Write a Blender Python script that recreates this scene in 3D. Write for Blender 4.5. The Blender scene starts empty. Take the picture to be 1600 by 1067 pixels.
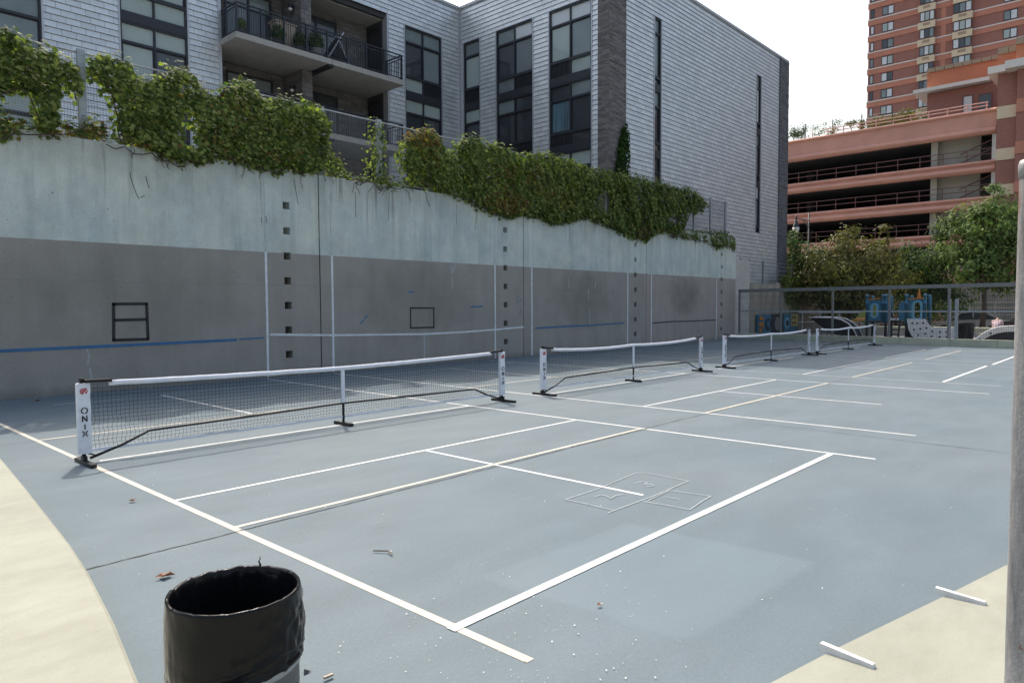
import bpy, math, random
import numpy as np
from mathutils import Vector, Matrix

random.seed(7)
rng = np.random.default_rng(7)
S = bpy.context.scene
C = S.collection

# ------------------------------------------------------------------ camera, world, sun, exposure
CF, YAW, PITCH, ROLL = 1096.88, 0.7428, -0.0495, -0.0055
CP = np.array([-5.8414, -8.7857, 1.7278])
def cam_axes():
    f = np.array([math.cos(YAW)*math.cos(PITCH), math.sin(YAW)*math.cos(PITCH), math.sin(PITCH)])
    r = np.array([math.sin(YAW), -math.cos(YAW), 0.0]); u = np.cross(r, f)
    c, s = math.cos(ROLL), math.sin(ROLL)
    return c*r+s*u, -s*r+c*u, f
CR, CU, CFW = cam_axes()
cam = bpy.data.cameras.new('camera'); cam_o = bpy.data.objects.new('camera', cam); C.objects.link(cam_o)
cam.sensor_width = 36; cam.lens = 36*CF/1600; cam.clip_start = 0.05; cam.clip_end = 2500
m = Matrix.Identity(4)
for i in range(3):
    m[i][0], m[i][1], m[i][2], m[i][3] = CR[i], CU[i], -CFW[i], CP[i]
cam_o.matrix_world = m
S.camera = cam_o

SUN = Vector((0.36, 0.66, 1.0)).normalized()
EL = math.asin(SUN.z); AZ = math.atan2(SUN.x, SUN.y)
w = bpy.data.worlds.new('World'); S.world = w; w.use_nodes = True
nt = w.node_tree; nt.nodes.clear()
sky = nt.nodes.new('ShaderNodeTexSky'); sky.sky_type = 'NISHITA'; sky.sun_disc = False
sky.sun_elevation = EL; sky.sun_rotation = AZ
sky.air_density = 1.4; sky.dust_density = 7.0; sky.ozone_density = 1.0; sky.altitude = 20
bg = nt.nodes.new('ShaderNodeBackground'); bg.inputs['Strength'].default_value = 0.15
wo = nt.nodes.new('ShaderNodeOutputWorld')
nt.links.new(sky.outputs[0], bg.inputs[0]); nt.links.new(bg.outputs[0], wo.inputs[0])
sl = bpy.data.lights.new('sun', 'SUN'); sl.energy = 2.1; sl.angle = math.radians(0.5); sl.color = (1.0, 0.945, 0.86)
so = bpy.data.objects.new('sun', sl); C.objects.link(so)
so.rotation_euler = (-SUN).to_track_quat('-Z', 'Y').to_euler(); so.location = (10, 15, 40)
vs = S.view_settings; vs.view_transform = 'Standard'; vs.look = 'None'; vs.gamma = 1; vs.use_curve_mapping = False
vs.exposure = 0.8

# pixel of the photograph -> point on the plane axis=val, or at a depth
def at(x, y, axis, val):
    d = CFW*CF + CR*(x-800) + CU*(533.5-y)
    t = (val-CP[axis])/d[axis]
    return CP + t*d
def at_depth(x, y, d):
    return CP + d*(CFW*CF + CR*(x-800) + CU*(533.5-y))/CF

# ------------------------------------------------------------------ materials
MATS = {}
def new_mat(name):
    m = bpy.data.materials.new(name); m.use_nodes = True
    n = m.node_tree.nodes; n.clear()
    out = n.new('ShaderNodeOutputMaterial'); b = n.new('ShaderNodeBsdfPrincipled')
    m.node_tree.links.new(b.outputs[0], out.inputs[0]); MATS[name] = m
    return m, m.node_tree, b
def N(t, kind, **kw):
    n = t.nodes.new(kind)
    for k, v in kw.items():
        if k in n.inputs: n.inputs[k].default_value = v
        else: setattr(n, k, v)
    return n
def pos(t, scale=(1, 1, 1)):
    g = t.nodes.new('ShaderNodeNewGeometry'); mp = t.nodes.new('ShaderNodeMapping')
    mp.inputs['Scale'].default_value = scale
    t.links.new(g.outputs['Position'], mp.inputs['Vector'])
    return mp.outputs[0]
def noise(t, scale, detail=4, stretch=(1, 1, 1), rough=0.55):
    n = N(t, 'ShaderNodeTexNoise'); n.inputs['Scale'].default_value = scale
    n.inputs['Detail'].default_value = detail; n.inputs['Roughness'].default_value = rough
    t.links.new(pos(t, stretch), n.inputs['Vector'])
    return n.outputs['Fac']
def ramp(t, fac, stops):
    r = t.nodes.new('ShaderNodeValToRGB'); e = r.color_ramp.elements
    while len(e) < len(stops): e.new(0.5)
    for el, (p, c) in zip(e, stops):
        el.position = p; el.color = (*c, 1) if len(c) == 3 else c
    t.links.new(fac, r.inputs[0]); return r.outputs[0]
def mix(t, fac, a, b, mode='MIX'):
    mx = t.nodes.new('ShaderNodeMix'); mx.data_type = 'RGBA'; mx.blend_type = mode
    for sock, v in ((0, fac), (6, a), (7, b)):
        if hasattr(v, 'is_linked') or isinstance(v, bpy.types.NodeSocket): t.links.new(v, mx.inputs[sock])
        elif sock == 0: mx.inputs[0].default_value = v
        else: mx.inputs[sock].default_value = (*v, 1)
    return mx.outputs[2]
def math_(t, op, a, b=0.0):
    n = t.nodes.new('ShaderNodeMath'); n.operation = op
    for i, v in enumerate((a, b)):
        if isinstance(v, bpy.types.NodeSocket): t.links.new(v, n.inputs[i])
        else: n.inputs[i].default_value = v
    return n.outputs[0]
def bump(t, b, h, strength=0.3, dist=0.01):
    bp = t.nodes.new('ShaderNodeBump'); bp.inputs['Strength'].default_value = strength; bp.inputs['Distance'].default_value = dist
    t.links.new(h, bp.inputs['Height']); t.links.new(bp.outputs[0], b.inputs['Normal'])
def sc(c, k): return tuple(min(1, v*k) for v in c)

def simple(name, col, rough=0.6, metal=0.0, var=0.15, scale=6, bmp=0.0, bscale=40, spec=None, coat=0.0, stretch=(1,1,1)):
    m, t, b = new_mat(name)
    f = noise(t, scale, 5, stretch)
    t.links.new(ramp(t, f, [(0.3, sc(col, 1-var)), (0.7, sc(col, 1+var))]), b.inputs['Base Color'])
    b.inputs['Roughness'].default_value = rough; b.inputs['Metallic'].default_value = metal
    if spec is not None: b.inputs['Specular IOR Level'].default_value = spec
    if coat: b.inputs['Coat Weight'].default_value = coat; b.inputs['Coat Roughness'].default_value = 0.05
    if bmp: bump(t, b, noise(t, bscale, 5), bmp)
    return m

def island(t):
    g = t.nodes.new('ShaderNodeNewGeometry'); return g.outputs['Random Per Island']
def objrand(t):
    g = t.nodes.new('ShaderNodeObjectInfo'); return g.outputs['Random']

def court_mat(name='court_acrylic', k=(1, 1, 1)):
    m, t, b = new_mat(name)
    K = lambda c: tuple(x*y for x, y in zip(c, k))
    big = ramp(t, noise(t, 0.35, 5), [(0.3, K((0.098, 0.142, 0.170))), (0.52, K((0.120, 0.160, 0.184))), (0.75, K((0.140, 0.174, 0.192)))])
    fine = noise(t, 160, 3)
    c = mix(t, 0.34, big, ramp(t, fine, [(0.35, (0.088, 0.115, 0.134)), (0.7, (0.172, 0.20, 0.222))]))
    c = mix(t, 0.8, c, ramp(t, noise(t, 42, 5, rough=0.75), [(0.32, (0.88,)*3), (0.68, (1.10,)*3)]), 'MULTIPLY')
    sm = ramp(t, noise(t, 2.2, 6, (0.4, 1, 1)), [(0.35, (0.93, 0.93, 0.92)), (0.65, (1.05, 1.05, 1.05))])
    c = mix(t, 1.0, c, sm, 'MULTIPLY')
    sp = ramp(t, noise(t, 55, 2), [(0.745, (0, 0, 0)), (0.77, (1, 1, 1))])       # dried specks
    c = mix(t, math_(t, 'MULTIPLY', sp, 0.45), c, (0.45, 0.46, 0.45))
    scr = ramp(t, noise(t, 9, 3, (0.25, 2.5, 1)), [(0.70, (0, 0, 0)), (0.76, (1, 1, 1))])
    c = mix(t, math_(t, 'MULTIPLY', scr, 0.26), c, (0.34, 0.36, 0.37))
    dk = ramp(t, noise(t, 1.3, 7, rough=0.7), [(0.62, (0, 0, 0)), (0.74, (1, 1, 1))])
    c = mix(t, math_(t, 'MULTIPLY', dk, 0.30), c, (0.075, 0.085, 0.095))
    # a rolled-on repair patch, a little bluer, with a ragged edge
    g = t.nodes.new('ShaderNodeNewGeometry'); sp_ = t.nodes.new('ShaderNodeSeparateXYZ'); t.links.new(g.outputs['Position'], sp_.inputs[0])
    wob = math_(t, 'MULTIPLY', noise(t, 7, 4), 0.10)
    ax = math_(t, 'SUBTRACT', 0.80, math_(t, 'ABSOLUTE', math_(t, 'ADD', math_(t, 'ADD', sp_.outputs[0], math_(t, 'MULTIPLY', sp_.outputs[1], 0.08)), 2.40)))
    ay = math_(t, 'SUBTRACT', 0.72, math_(t, 'ABSOLUTE', math_(t, 'ADD', math_(t, 'ADD', sp_.outputs[1], math_(t, 'MULTIPLY', sp_.outputs[0], 0.06)), 6.50)))
    pm = ramp(t, math_(t, 'ADD', math_(t, 'MINIMUM', ax, ay), wob), [(0.03, (0,)*3), (0.10, (1,)*3)])
    c = mix(t, math_(t, 'MULTIPLY', pm, 0.28), c, (0.165, 0.215, 0.245))
    st2 = ramp(t, noise(t, 0.8, 8, rough=0.75), [(0.56, (0,)*3), (0.70, (1,)*3)])                 # dried puddle marks
    c = mix(t, math_(t, 'MULTIPLY', st2, 0.30), c, (0.165, 0.19, 0.205))
    arc = ramp(t, noise(t, 3.3, 8, (1.4, 0.5, 1), 0.8), [(0.66, (0,)*3), (0.71, (1,)*3)])        # shoe scuffs
    c = mix(t, math_(t, 'MULTIPLY', arc, 0.30), c, (0.27, 0.29, 0.30))
    t.links.new(c, b.inputs['Base Color']); b.inputs['Roughness'].default_value = 0.72
    b.inputs['Specular IOR Level'].default_value = 0.2
    bump(t, b, fine, 0.25, 0.004)
    return m

def wall_mat():
    """cast concrete washed with pale green paint above 3.08 m and grey paint below"""
    m, t, b = new_mat('painted_concrete')
    g = t.nodes.new('ShaderNodeNewGeometry'); sp = t.nodes.new('ShaderNodeSeparateXYZ'); t.links.new(g.outputs['Position'], sp.inputs[0])
    x, z = sp.outputs[0], sp.outputs[2]
    wob = math_(t, 'MULTIPLY', math_(t, 'SUBTRACT', noise(t, 5, 4), 0.5), 0.012)
    gr_ = ramp(t, noise(t, 30, 6, (1, 1, 0.6), 0.7), [(0.3, (0.86,)*3), (0.7, (1.10,)*3)])
    low = math_(t, 'LESS_THAN', math_(t, 'ADD', z, wob), 3.10)
    up = ramp(t, noise(t, 0.9, 5), [(0.3, (0.48, 0.53, 0.515)), (0.5, (0.55, 0.585, 0.54)), (0.7, (0.595, 0.605, 0.535))])
    stk = ramp(t, noise(t, 3.2, 6, (1, 1, 0.07), 0.65), [(0.33, (0.76, 0.79, 0.78)), (0.5, (1, 1, 1)), (0.68, (1.10, 1.10, 1.07))])
    up = mix(t, 0.75, up, stk, 'MULTIPLY')
    cl = ramp(t, noise(t, 1.7, 7, (1, 1, 0.8), 0.68), [(0.34, (0.80, 0.82, 0.82)), (0.62, (1.08, 1.08, 1.06))])
    up = mix(t, 0.75, up, cl, 'MULTIPLY')
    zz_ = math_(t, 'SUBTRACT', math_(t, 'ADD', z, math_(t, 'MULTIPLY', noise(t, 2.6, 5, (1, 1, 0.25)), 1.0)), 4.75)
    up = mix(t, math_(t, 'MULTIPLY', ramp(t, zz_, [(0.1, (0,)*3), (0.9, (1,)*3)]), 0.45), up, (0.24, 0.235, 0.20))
    drip = ramp(t, noise(t, 7.5, 5, (1, 1, 0.05)), [(0.57, (0, 0, 0)), (0.68, (1, 1, 1))])
    topfade = ramp(t, math_(t, 'MULTIPLY', z, 0.2), [(0.70, (0, 0, 0)), (1.0, (1, 1, 1))])
    up = mix(t, math_(t, 'MULTIPLY', math_(t, 'MULTIPLY', drip, topfade), 0.75), up, (0.17, 0.165, 0.14))
    lo = ramp(t, noise(t, 1.1, 5), [(0.3, (0.30, 0.277, 0.245)), (0.7, (0.345, 0.318, 0.28))])
    p4 = math_(t, 'GREATER_THAN', x, 20.3)
    lo = mix(t, p4, lo, ramp(t, noise(t, 1.1, 5), [(0.3, (0.34, 0.292, 0.258)), (0.7, (0.385, 0.33, 0.29))]))
    # ball scuffs: greenish dark clouds in the middle of each panel
    for cx, cz, rx, rz, k in ((15.9, 2.0, 2.2, 1.3, .55), (23.8, 2.2, 1.9, 1.0, .62), (7.6, 2.0, 2.6, 1.4, .40), (-0.3, 2.0, 3.0, 1.4, .35)):
        dx = math_(t, 'DIVIDE', math_(t, 'SUBTRACT', x, cx), rx); dz = math_(t, 'DIVIDE', math_(t, 'SUBTRACT', z, cz), rz)
        r2 = math_(t, 'ADD', math_(t, 'MULTIPLY', dx, dx), math_(t, 'MULTIPLY', dz, dz))
        r2 = math_(t, 'ADD', r2, math_(t, 'MULTIPLY', math_(t, 'SUBTRACT', noise(t, 1.6, 6), 0.5), 1.6))
        mk = ramp(t, r2, [(0.0, (k, k, k)), (0.95, (0, 0, 0))])
        lo = mix(t, mk, lo, (0.15, 0.15, 0.12))
    lo = mix(t, 0.5, lo, ramp(t, noise(t, 2.4, 6, (1, 1, 0.15)), [(0.3, (0.82, 0.82, 0.82)), (0.7, (1.12, 1.12, 1.12))]), 'MULTIPLY')
    pale = ramp(t, noise(t, 3.4, 7, (1.2, 1, 0.30), 0.75), [(0.755, (0, 0, 0)), (0.80, (1, 1, 1))])
    lo = mix(t, math_(t, 'MULTIPLY', pale, 0.35), lo, (0.42, 0.43, 0.42))
    c = mix(t, low, up, lo)
    c = mix(t, 0.8, c, gr_, 'MULTIPLY')
    hl = math_(t, 'LESS_THAN', math_(t, 'ABSOLUTE', math_(t, 'SUBTRACT', z, 2.30)), 0.007)
    c = mix(t, math_(t, 'MULTIPLY', hl, 0.25), c, (0.12, 0.12, 0.12))
    pit = ramp(t, noise(t, 13, 2), [(0.245, (1, 1, 1)), (0.262, (0, 0, 0))])          # bug holes
    c = mix(t, math_(t, 'MULTIPLY', pit, 0.75), c, (0.05, 0.055, 0.055))
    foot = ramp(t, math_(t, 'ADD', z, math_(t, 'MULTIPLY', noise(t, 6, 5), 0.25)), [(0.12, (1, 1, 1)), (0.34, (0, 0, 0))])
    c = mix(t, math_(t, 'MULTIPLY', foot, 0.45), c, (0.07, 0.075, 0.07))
    t.links.new(c, b.inputs['Base Color']); b.inputs['Roughness'].default_value = 0.8
    bump(t, b, noise(t, 22, 6), 0.25, 0.01)
    return m

def zinc_mat(name, lo=(0.56, 0.575, 0.575), hi=(0.67, 0.685, 0.68), obj=False):
    m, t, b = new_mat(name)
    r = objrand(t) if obj else island(t)
    c = ramp(t, r, [(0, lo), (1, hi)])
    c = mix(t, 0.45, c, ramp(t, noise(t, 9, 5), [(0.3, (0.90, 0.90, 0.91)), (0.7, (1.07, 1.07, 1.07))]), 'MULTIPLY')
    t.links.new(c, b.inputs['Base Color']); b.inputs['Metallic'].default_value = 0.5
    t.links.new(ramp(t, noise(t, 14, 3), [(0.3, (0.36,)*3), (0.7, (0.56,)*3)]), b.inputs['Roughness'])
    return m

def masonry_mat(name, a, bcol, obj=False, bscale=50):
    m, t, b = new_mat(name)
    c = ramp(t, objrand(t) if obj else island(t), [(0, a), (1, bcol)])
    c = mix(t, 0.6, c, ramp(t, noise(t, 18, 5), [(0.3, (0.78,)*3), (0.7, (1.2,)*3)]), 'MULTIPLY')
    t.links.new(c, b.inputs['Base Color']); b.inputs['Roughness'].default_value = 0.85
    bump(t, b, noise(t, bscale, 5), 0.5, 0.01)
    return m

def farbrick_mat(name, c1, c2, mortar, axis='YZ', bw=0.24, bh=0.085):
    m, t, b = new_mat(name)
    g = t.nodes.new('ShaderNodeNewGeometry'); sp = t.nodes.new('ShaderNodeSeparateXYZ'); t.links.new(g.outputs['Position'], sp.inputs[0])
    cb = t.nodes.new('ShaderNodeCombineXYZ')
    s = math_(t, 'ADD', sp.outputs[0], sp.outputs[1])
    t.links.new(s, cb.inputs[0]); t.links.new(sp.outputs[2], cb.inputs[1])
    br = t.nodes.new('ShaderNodeTexBrick'); t.links.new(cb.outputs[0], br.inputs['Vector'])
    br.inputs['Scale'].default_value = 1; br.inputs['Brick Width'].default_value = bw; br.inputs['Row Height'].default_value = bh
    br.inputs['Mortar Size'].default_value = 0.010; br.inputs['Color1'].default_value = (*c1, 1); br.inputs['Color2'].default_value = (*c2, 1)
    br.inputs['Mortar'].default_value = (*mortar, 1)
    c = mix(t, 0.5, br.outputs[0], ramp(t, noise(t, 0.7, 5), [(0.3, (0.86,)*3), (0.7, (1.1,)*3)]), 'MULTIPLY')
    t.links.new(c, b.inputs['Base Color']); b.inputs['Roughness'].default_value = 0.85
    return m

def leaf_mat(name, stops, patches=None, trans=0.35, rough=0.65, pscale=0.8):
    m, t, b = new_mat(name)
    c = ramp(t, island(t), stops)
    if patches:
        f = ramp(t, noise(t, pscale, 4), [(patches[1], (0, 0, 0)), (patches[2], (1, 1, 1))])
        r2 = ramp(t, island(t), [(0.0, patches[0]), (0.6, sc(patches[0], 1.5)), (1.0, sc(stops[-1][1], 0.9))])
        c = mix(t, math_(t, 'MULTIPLY', f, patches[3]), c, r2)
    t.links.new(c, b.inputs['Base Color']); b.inputs['Roughness'].default_value = rough
    b.inputs['Specular IOR Level'].default_value = 0.10
    tr = t.nodes.new('ShaderNodeBsdfTranslucent')
    t.links.new(mix(t, 1.0, c, (1.5, 1.75, 0.6), 'MULTIPLY'), tr.inputs[0])
    ms = t.nodes.new('ShaderNodeMixShader'); ms.inputs[0].default_value = trans
    out = [n for n in t.nodes if n.type == 'OUTPUT_MATERIAL'][0]
    t.links.new(b.outputs[0], ms.inputs[1]); t.links.new(tr.outputs[0], ms.inputs[2]); t.links.new(ms.outputs[0], out.inputs[0])
    return m

def glass_mat(name, col, rough=0.03, coat=1.0, var=0.3, scale=0.8, stretch=(1,1,1)):
    m, t, b = new_mat(name)
    c = ramp(t, noise(t, scale, 3, stretch), [(0.3, sc(col, 1-var)), (0.7, sc(col, 1+var))])
    t.links.new(c, b.inputs['Base Color']); b.inputs['Roughness'].default_value = 0.5
    b.inputs['Coat Weight'].default_value = coat; b.inputs['Coat Roughness'].default_value = rough; b.inputs['Coat IOR'].default_value = 1.55
    bp = t.nodes.new('ShaderNodeBump'); bp.inputs['Strength'].default_value = 0.02; bp.inputs['Distance'].default_value = 0.02
    t.links.new(noise(t, 1.2, 1), bp.inputs['Height']); t.links.new(bp.outputs[0], b.inputs['Coat Normal'])
    return m

def slat_mat():
    m, t, b = new_mat('glass_over_slatted_blind')
    g = t.nodes.new('ShaderNodeNewGeometry'); sp = t.nodes.new('ShaderNodeSeparateXYZ'); t.links.new(g.outputs['Position'], sp.inputs[0])
    f = math_(t, 'FRACT', math_(t, 'MULTIPLY', sp.outputs[2], 14.0))
    t.links.new(ramp(t, f, [(0.0, (0.05, 0.06, 0.07)), (0.35, (0.17, 0.20, 0.21)), (0.8, (0.13, 0.155, 0.165)), (0.95, (0.05, 0.06, 0.07))]), b.inputs['Base Color'])
    b.inputs['Roughness'].default_value = 0.5; b.inputs['Coat Weight'].default_value = 0.8; b.inputs['Coat Roughness'].default_value = 0.03
    return m
def pole_mat():
    m, t, b = new_mat('weathered_galvanised_steel')
    g = t.nodes.new('ShaderNodeNewGeometry'); sp = t.nodes.new('ShaderNodeSeparateXYZ'); t.links.new(g.outputs['Position'], sp.inputs[0])
    c = ramp(t, noise(t, 16, 7, (1, 1, 0.18), 0.7), [(0.32, (0.14, 0.14, 0.15)), (0.50, (0.31, 0.31, 0.32)), (0.70, (0.47, 0.47, 0.48))])
    c = mix(t, math_(t, 'MULTIPLY', ramp(t, noise(t, 120, 3), [(0.45, (0,)*3), (0.6, (1,)*3)]), 0.35), c, (0.16, 0.16, 0.165))
    rz = math_(t, 'ADD', sp.outputs[2], math_(t, 'MULTIPLY', math_(t, 'SUBTRACT', noise(t, 14, 5, (1, 1, 0.3)), 0.5), 0.35))
    rust = math_(t, 'MULTIPLY', ramp(t, math_(t, 'SUBTRACT', rz, 1.0), [(0.82, (0,)*3), (0.97, (1,)*3)]), ramp(t, math_(t, 'ADD', noise(t, 9, 5, (1, 1, 0.35)), math_(t, 'MULTIPLY', math_(t, 'SUBTRACT', math_(t, 'SUBTRACT', sp.outputs[0], sp.outputs[1]), 5.04), 2.5)), [(0.45, (0,)*3), (0.62, (1,)*3)]))
    c = mix(t, math_(t, 'MULTIPLY', rust, 0.85), c, (0.20, 0.060, 0.022))
    sp2 = ramp(t, noise(t, 11, 4), [(0.72, (0,)*3), (0.75, (1,)*3)])
    c = mix(t, math_(t, 'MULTIPLY', sp2, 0.7), c, (0.19, 0.08, 0.035))
    t.links.new(c, b.inputs['Base Color']); b.inputs['Metallic'].default_value = 0.35; b.inputs['Roughness'].default_value = 0.55
    bump(t, b, noise(t, 60, 5), 0.25, 0.004)
    return m

M = dict(
    court=court_mat(), wall=wall_mat(), zinc=zinc_mat('zinc_shingle'), zinc_part=zinc_mat('zinc_shingle_single', obj=True),
    core=simple('dark_underlay', (0.045, 0.048, 0.055), 0.8),
    trim=simple('light_zinc_trim', (0.42, 0.43, 0.46), 0.4, 0.5, 0.08),
    frame=simple('dark_window_frame', (0.030, 0.032, 0.040), 0.45, 0.3, 0.1),
    louver=simple('vent_louver', (0.022, 0.023, 0.028), 0.5, 0.2, 0.1),
    g_dark=glass_mat('dark_glass', (0.020, 0.024, 0.030)), g_blind=glass_mat('glass_over_pale_blind', (0.30, 0.36, 0.34), var=0.08, coat=0.7),
    g_grey=glass_mat('grey_blind_and_reflection_glass', (0.15, 0.185, 0.19), var=0.12, coat=0.7), g_curtain=glass_mat('glass_over_blue_curtain', (0.06, 0.115, 0.15), var=0.7, scale=14, stretch=(1, 1, 0.03)),  # grey pane colour: drawn blinds, and reflections painted into some transoms
    g_slat=slat_mat(), g_white=glass_mat('white_shade_and_sky_glass', (0.52, 0.55, 0.56), var=0.06, coat=0.6), g_brown=glass_mat('glass_over_brown_curtain', (0.13, 0.10, 0.085), var=0.4, scale=6, coat=0.6),  # white pane colour also paints the bright sky reflected in transoms
    concrete=simple('raw_concrete', (0.34, 0.325, 0.30), 0.85, 0, 0.16, 2.2, 0.3, 30),
    slab=simple('balcony_concrete', (0.335, 0.325, 0.305), 0.85, 0, 0.10, 3, 0.2, 30),
    sidewall=simple('board_marked_concrete', (0.30, 0.265, 0.215), 0.85, 0, 0.22, 1.6, 0.35, 22, stretch=(1, 1, 0.25)),
    cream=None, block=masonry_mat('grey_split_block', (0.10, 0.097, 0.10), (0.175, 0.168, 0.168)), mortar=simple('mortar', (0.125, 0.12, 0.12), 0.9),
    pierbrick=masonry_mat('grey_brown_brick', (0.105, 0.097, 0.098), (0.19, 0.175, 0.172)),
    pierbrick2=masonry_mat('dark_grey_brick', (0.085, 0.084, 0.092), (0.145, 0.143, 0.152)),
    black=simple('black_coated_steel', (0.012, 0.012, 0.014), 0.4, 0.2, 0.1), rail=simple('dark_blue_grey_railing', (0.022, 0.026, 0.034), 0.42, 0.2, 0.1),
    white=simple('white_fabric', (0.76, 0.76, 0.80), 0.75, 0, 0.05, 14, 0.25, 30), tape=simple('white_court_tape', (0.66, 0.66, 0.65), 0.6, 0, 0.16, 7),
    tan=simple('old_cream_line_paint', (0.50, 0.465, 0.39), 0.75, 0, 0.14, 8), faint=simple('faded_line_paint', (0.40, 0.43, 0.44), 0.75, 0, 0.2, 5),
    wline=simple('white_wall_paint', (0.66, 0.68, 0.69), 0.7, 0, 0.12, 6), bluetape=simple('blue_tape', (0.045, 0.145, 0.30), 0.6, 0, 0.15, 7),
    blacktape=simple('black_tape', (0.014, 0.014, 0.016), 0.5, 0, 0.2, 8), navytape=simple('navy_tape', (0.03, 0.04, 0.075), 0.6),
    stain=simple('dark_drip_stain', (0.20, 0.20, 0.175), 0.9, 0, 0.3, 20), crack=simple('open_crack', (0.035, 0.032, 0.028), 0.95, 0, 0.3, 10), chalk=simple('chalk', (0.36, 0.39, 0.40), 0.95, 0, 0.3, 30),
    net=simple('black_net_cord', (0.010, 0.011, 0.013), 0.7), red=simple('red_print', (0.52, 0.035, 0.04), 0.6),
    galv=simple('galvanised_steel', (0.36, 0.38, 0.40), 0.5, 0.4, 0.15, 8), wire=simple('fence_wire', (0.20, 0.21, 0.22), 0.5, 0.4),
    greypaint=simple('grey_painted_steel', (0.20, 0.20, 0.19), 0.5, 0.2, 0.12, 6), darkmesh=simple('dark_fence_wire', (0.022, 0.022, 0.024), 0.6, 0.2),
    bag=None, bin=simple('brushed_bin_steel', (0.40, 0.40, 0.41), 0.38, 0.6, 0.1, 10), darkbin=simple('dark_slatted_bin', (0.012, 0.014, 0.017), 0.45),
    teal=simple('blue_green_plastic', (0.045, 0.165, 0.255), 0.45, 0, 0.08), teal_l=simple('light_blue_plastic', (0.16, 0.38, 0.49), 0.45, 0, 0.06),
    lime=simple('lime_plastic', (0.36, 0.42, 0.11), 0.45, 0, 0.08), orange=simple('orange_plastic', (0.56, 0.20, 0.03), 0.45, 0, 0.08),
    amber=simple('amber_plastic', (0.55, 0.40, 0.16), 0.5), pwhite=simple('white_plastic', (0.72, 0.71, 0.69), 0.5, 0, 0.05), skirt=simple('charcoal_rubber', (0.035, 0.037, 0.042), 0.75, 0, 0.25, 5),
    pink=simple('pink_painted_concrete', (0.52, 0.27, 0.205), 0.75, 0, 0.10, 0.6, 0.2, 14), pinkrail=simple('dusty_red_rail', (0.15, 0.068, 0.062), 0.5), pinkpale=simple('pale_pink_rail', (0.60, 0.33, 0.27), 0.5),
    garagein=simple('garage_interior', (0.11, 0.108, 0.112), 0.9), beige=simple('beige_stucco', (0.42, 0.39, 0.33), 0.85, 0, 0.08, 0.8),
    brickred=farbrick_mat('dark_red_brick', (0.25, 0.105, 0.080), (0.29, 0.125, 0.095), (0.27, 0.15, 0.12)), orangebrick=farbrick_mat('orange_brick', (0.42, 0.165, 0.108), (0.46, 0.19, 0.125), (0.40, 0.2, 0.14)),
    parapetbrick=farbrick_mat('strong_orange_brick', (0.47, 0.150, 0.072), (0.51, 0.175, 0.088), (0.42, 0.19, 0.12)), cornice=simple('white_cornice', (0.58, 0.56, 0.52), 0.6, 0, 0.06), beigebrick=farbrick_mat('beige_brick', (0.58, 0.47, 0.32), (0.62, 0.52, 0.36), (0.5, 0.43, 0.32)), coping=masonry_mat('brown_coping_block', (0.24, 0.18, 0.12), (0.36, 0.28, 0.20)),
    bark=simple('bark', (0.085, 0.062, 0.045), 0.95, 0, 0.35, 9, 0.6, 22), vine=simple('vine_wood', (0.075, 0.05, 0.038), 0.9, 0, 0.3, 20),
    soil=simple('soil_and_mulch', (0.10, 0.085, 0.065), 0.95, 0, 0.3, 4, 0.5, 14), cityground=simple('worn_concrete_ground', (0.26, 0.255, 0.245), 0.9, 0, 0.12, 0.3), asphalt=simple('street_asphalt', (0.085, 0.085, 0.087), 0.9, 0, 0.2, 3, 0.3, 60),
    rubber=simple('playground_rubber', (0.22, 0.21, 0.19), 0.9, 0, 0.2, 2), pave=simple('pale_pavement', (0.46, 0.44, 0.40), 0.85, 0, 0.15, 2), kerb=simple('cream_green_kerb', (0.44, 0.45, 0.34), 0.85, 0, 0.14, 2.5, 0.2, 30),
    lampgrey=simple('lamp_post_paint', (0.028, 0.042, 0.046), 0.4, 0.2), lampglass=simple('lamp_glass', (0.72, 0.72, 0.70), 0.15, 0, 0.03, coat=0.8),
    wood=simple('weathered_wood', (0.36, 0.30, 0.23), 0.75, 0, 0.2, 5, stretch=(8, 8, 0.6)), pot=simple('dark_plastic_pot', (0.05, 0.05, 0.055), 0.6), potg=simple('grey_glazed_pot', (0.20, 0.20, 0.21), 0.5),
    skin=simple('skin', (0.42, 0.26, 0.19), 0.6), hair=simple('dark_hair', (0.02, 0.015, 0.012), 0.6), trouser=simple('dark_trousers', (0.04, 0.045, 0.06), 0.8),
    carsilver=simple('silver_car_paint', (0.50, 0.50, 0.51), 0.3, 0.5, 0.04, coat=1.0), cardark=simple('dark_car_paint', (0.045, 0.025, 0.028), 0.3, 0.3, 0.04, coat=1.0),
    carglass=glass_mat('car_glass', (0.03, 0.035, 0.04)), chrome=simple('chrome', (0.6, 0.6, 0.6), 0.2, 0.9, 0.03), tyre=simple('tyre', (0.02, 0.02, 0.021), 0.85), taillight=simple('tail_light', (0.35, 0.02, 0.02), 0.3),
    pole=pole_mat(), dryleaf=simple('dry_leaf', (0.22, 0.095, 0.045), 0.7, 0, 0.4, 40), twig=simple('twig', (0.20, 0.14, 0.09), 0.9), flake=simple('pale_flake', (0.66, 0.66, 0.62), 0.8),
    lip=simple('zinc_drip_edge', (0.40, 0.41, 0.43), 0.4, 0.6, 0.05), roofgrey=simple('roof_membrane', (0.3, 0.3, 0.3), 0.9),
)
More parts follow.
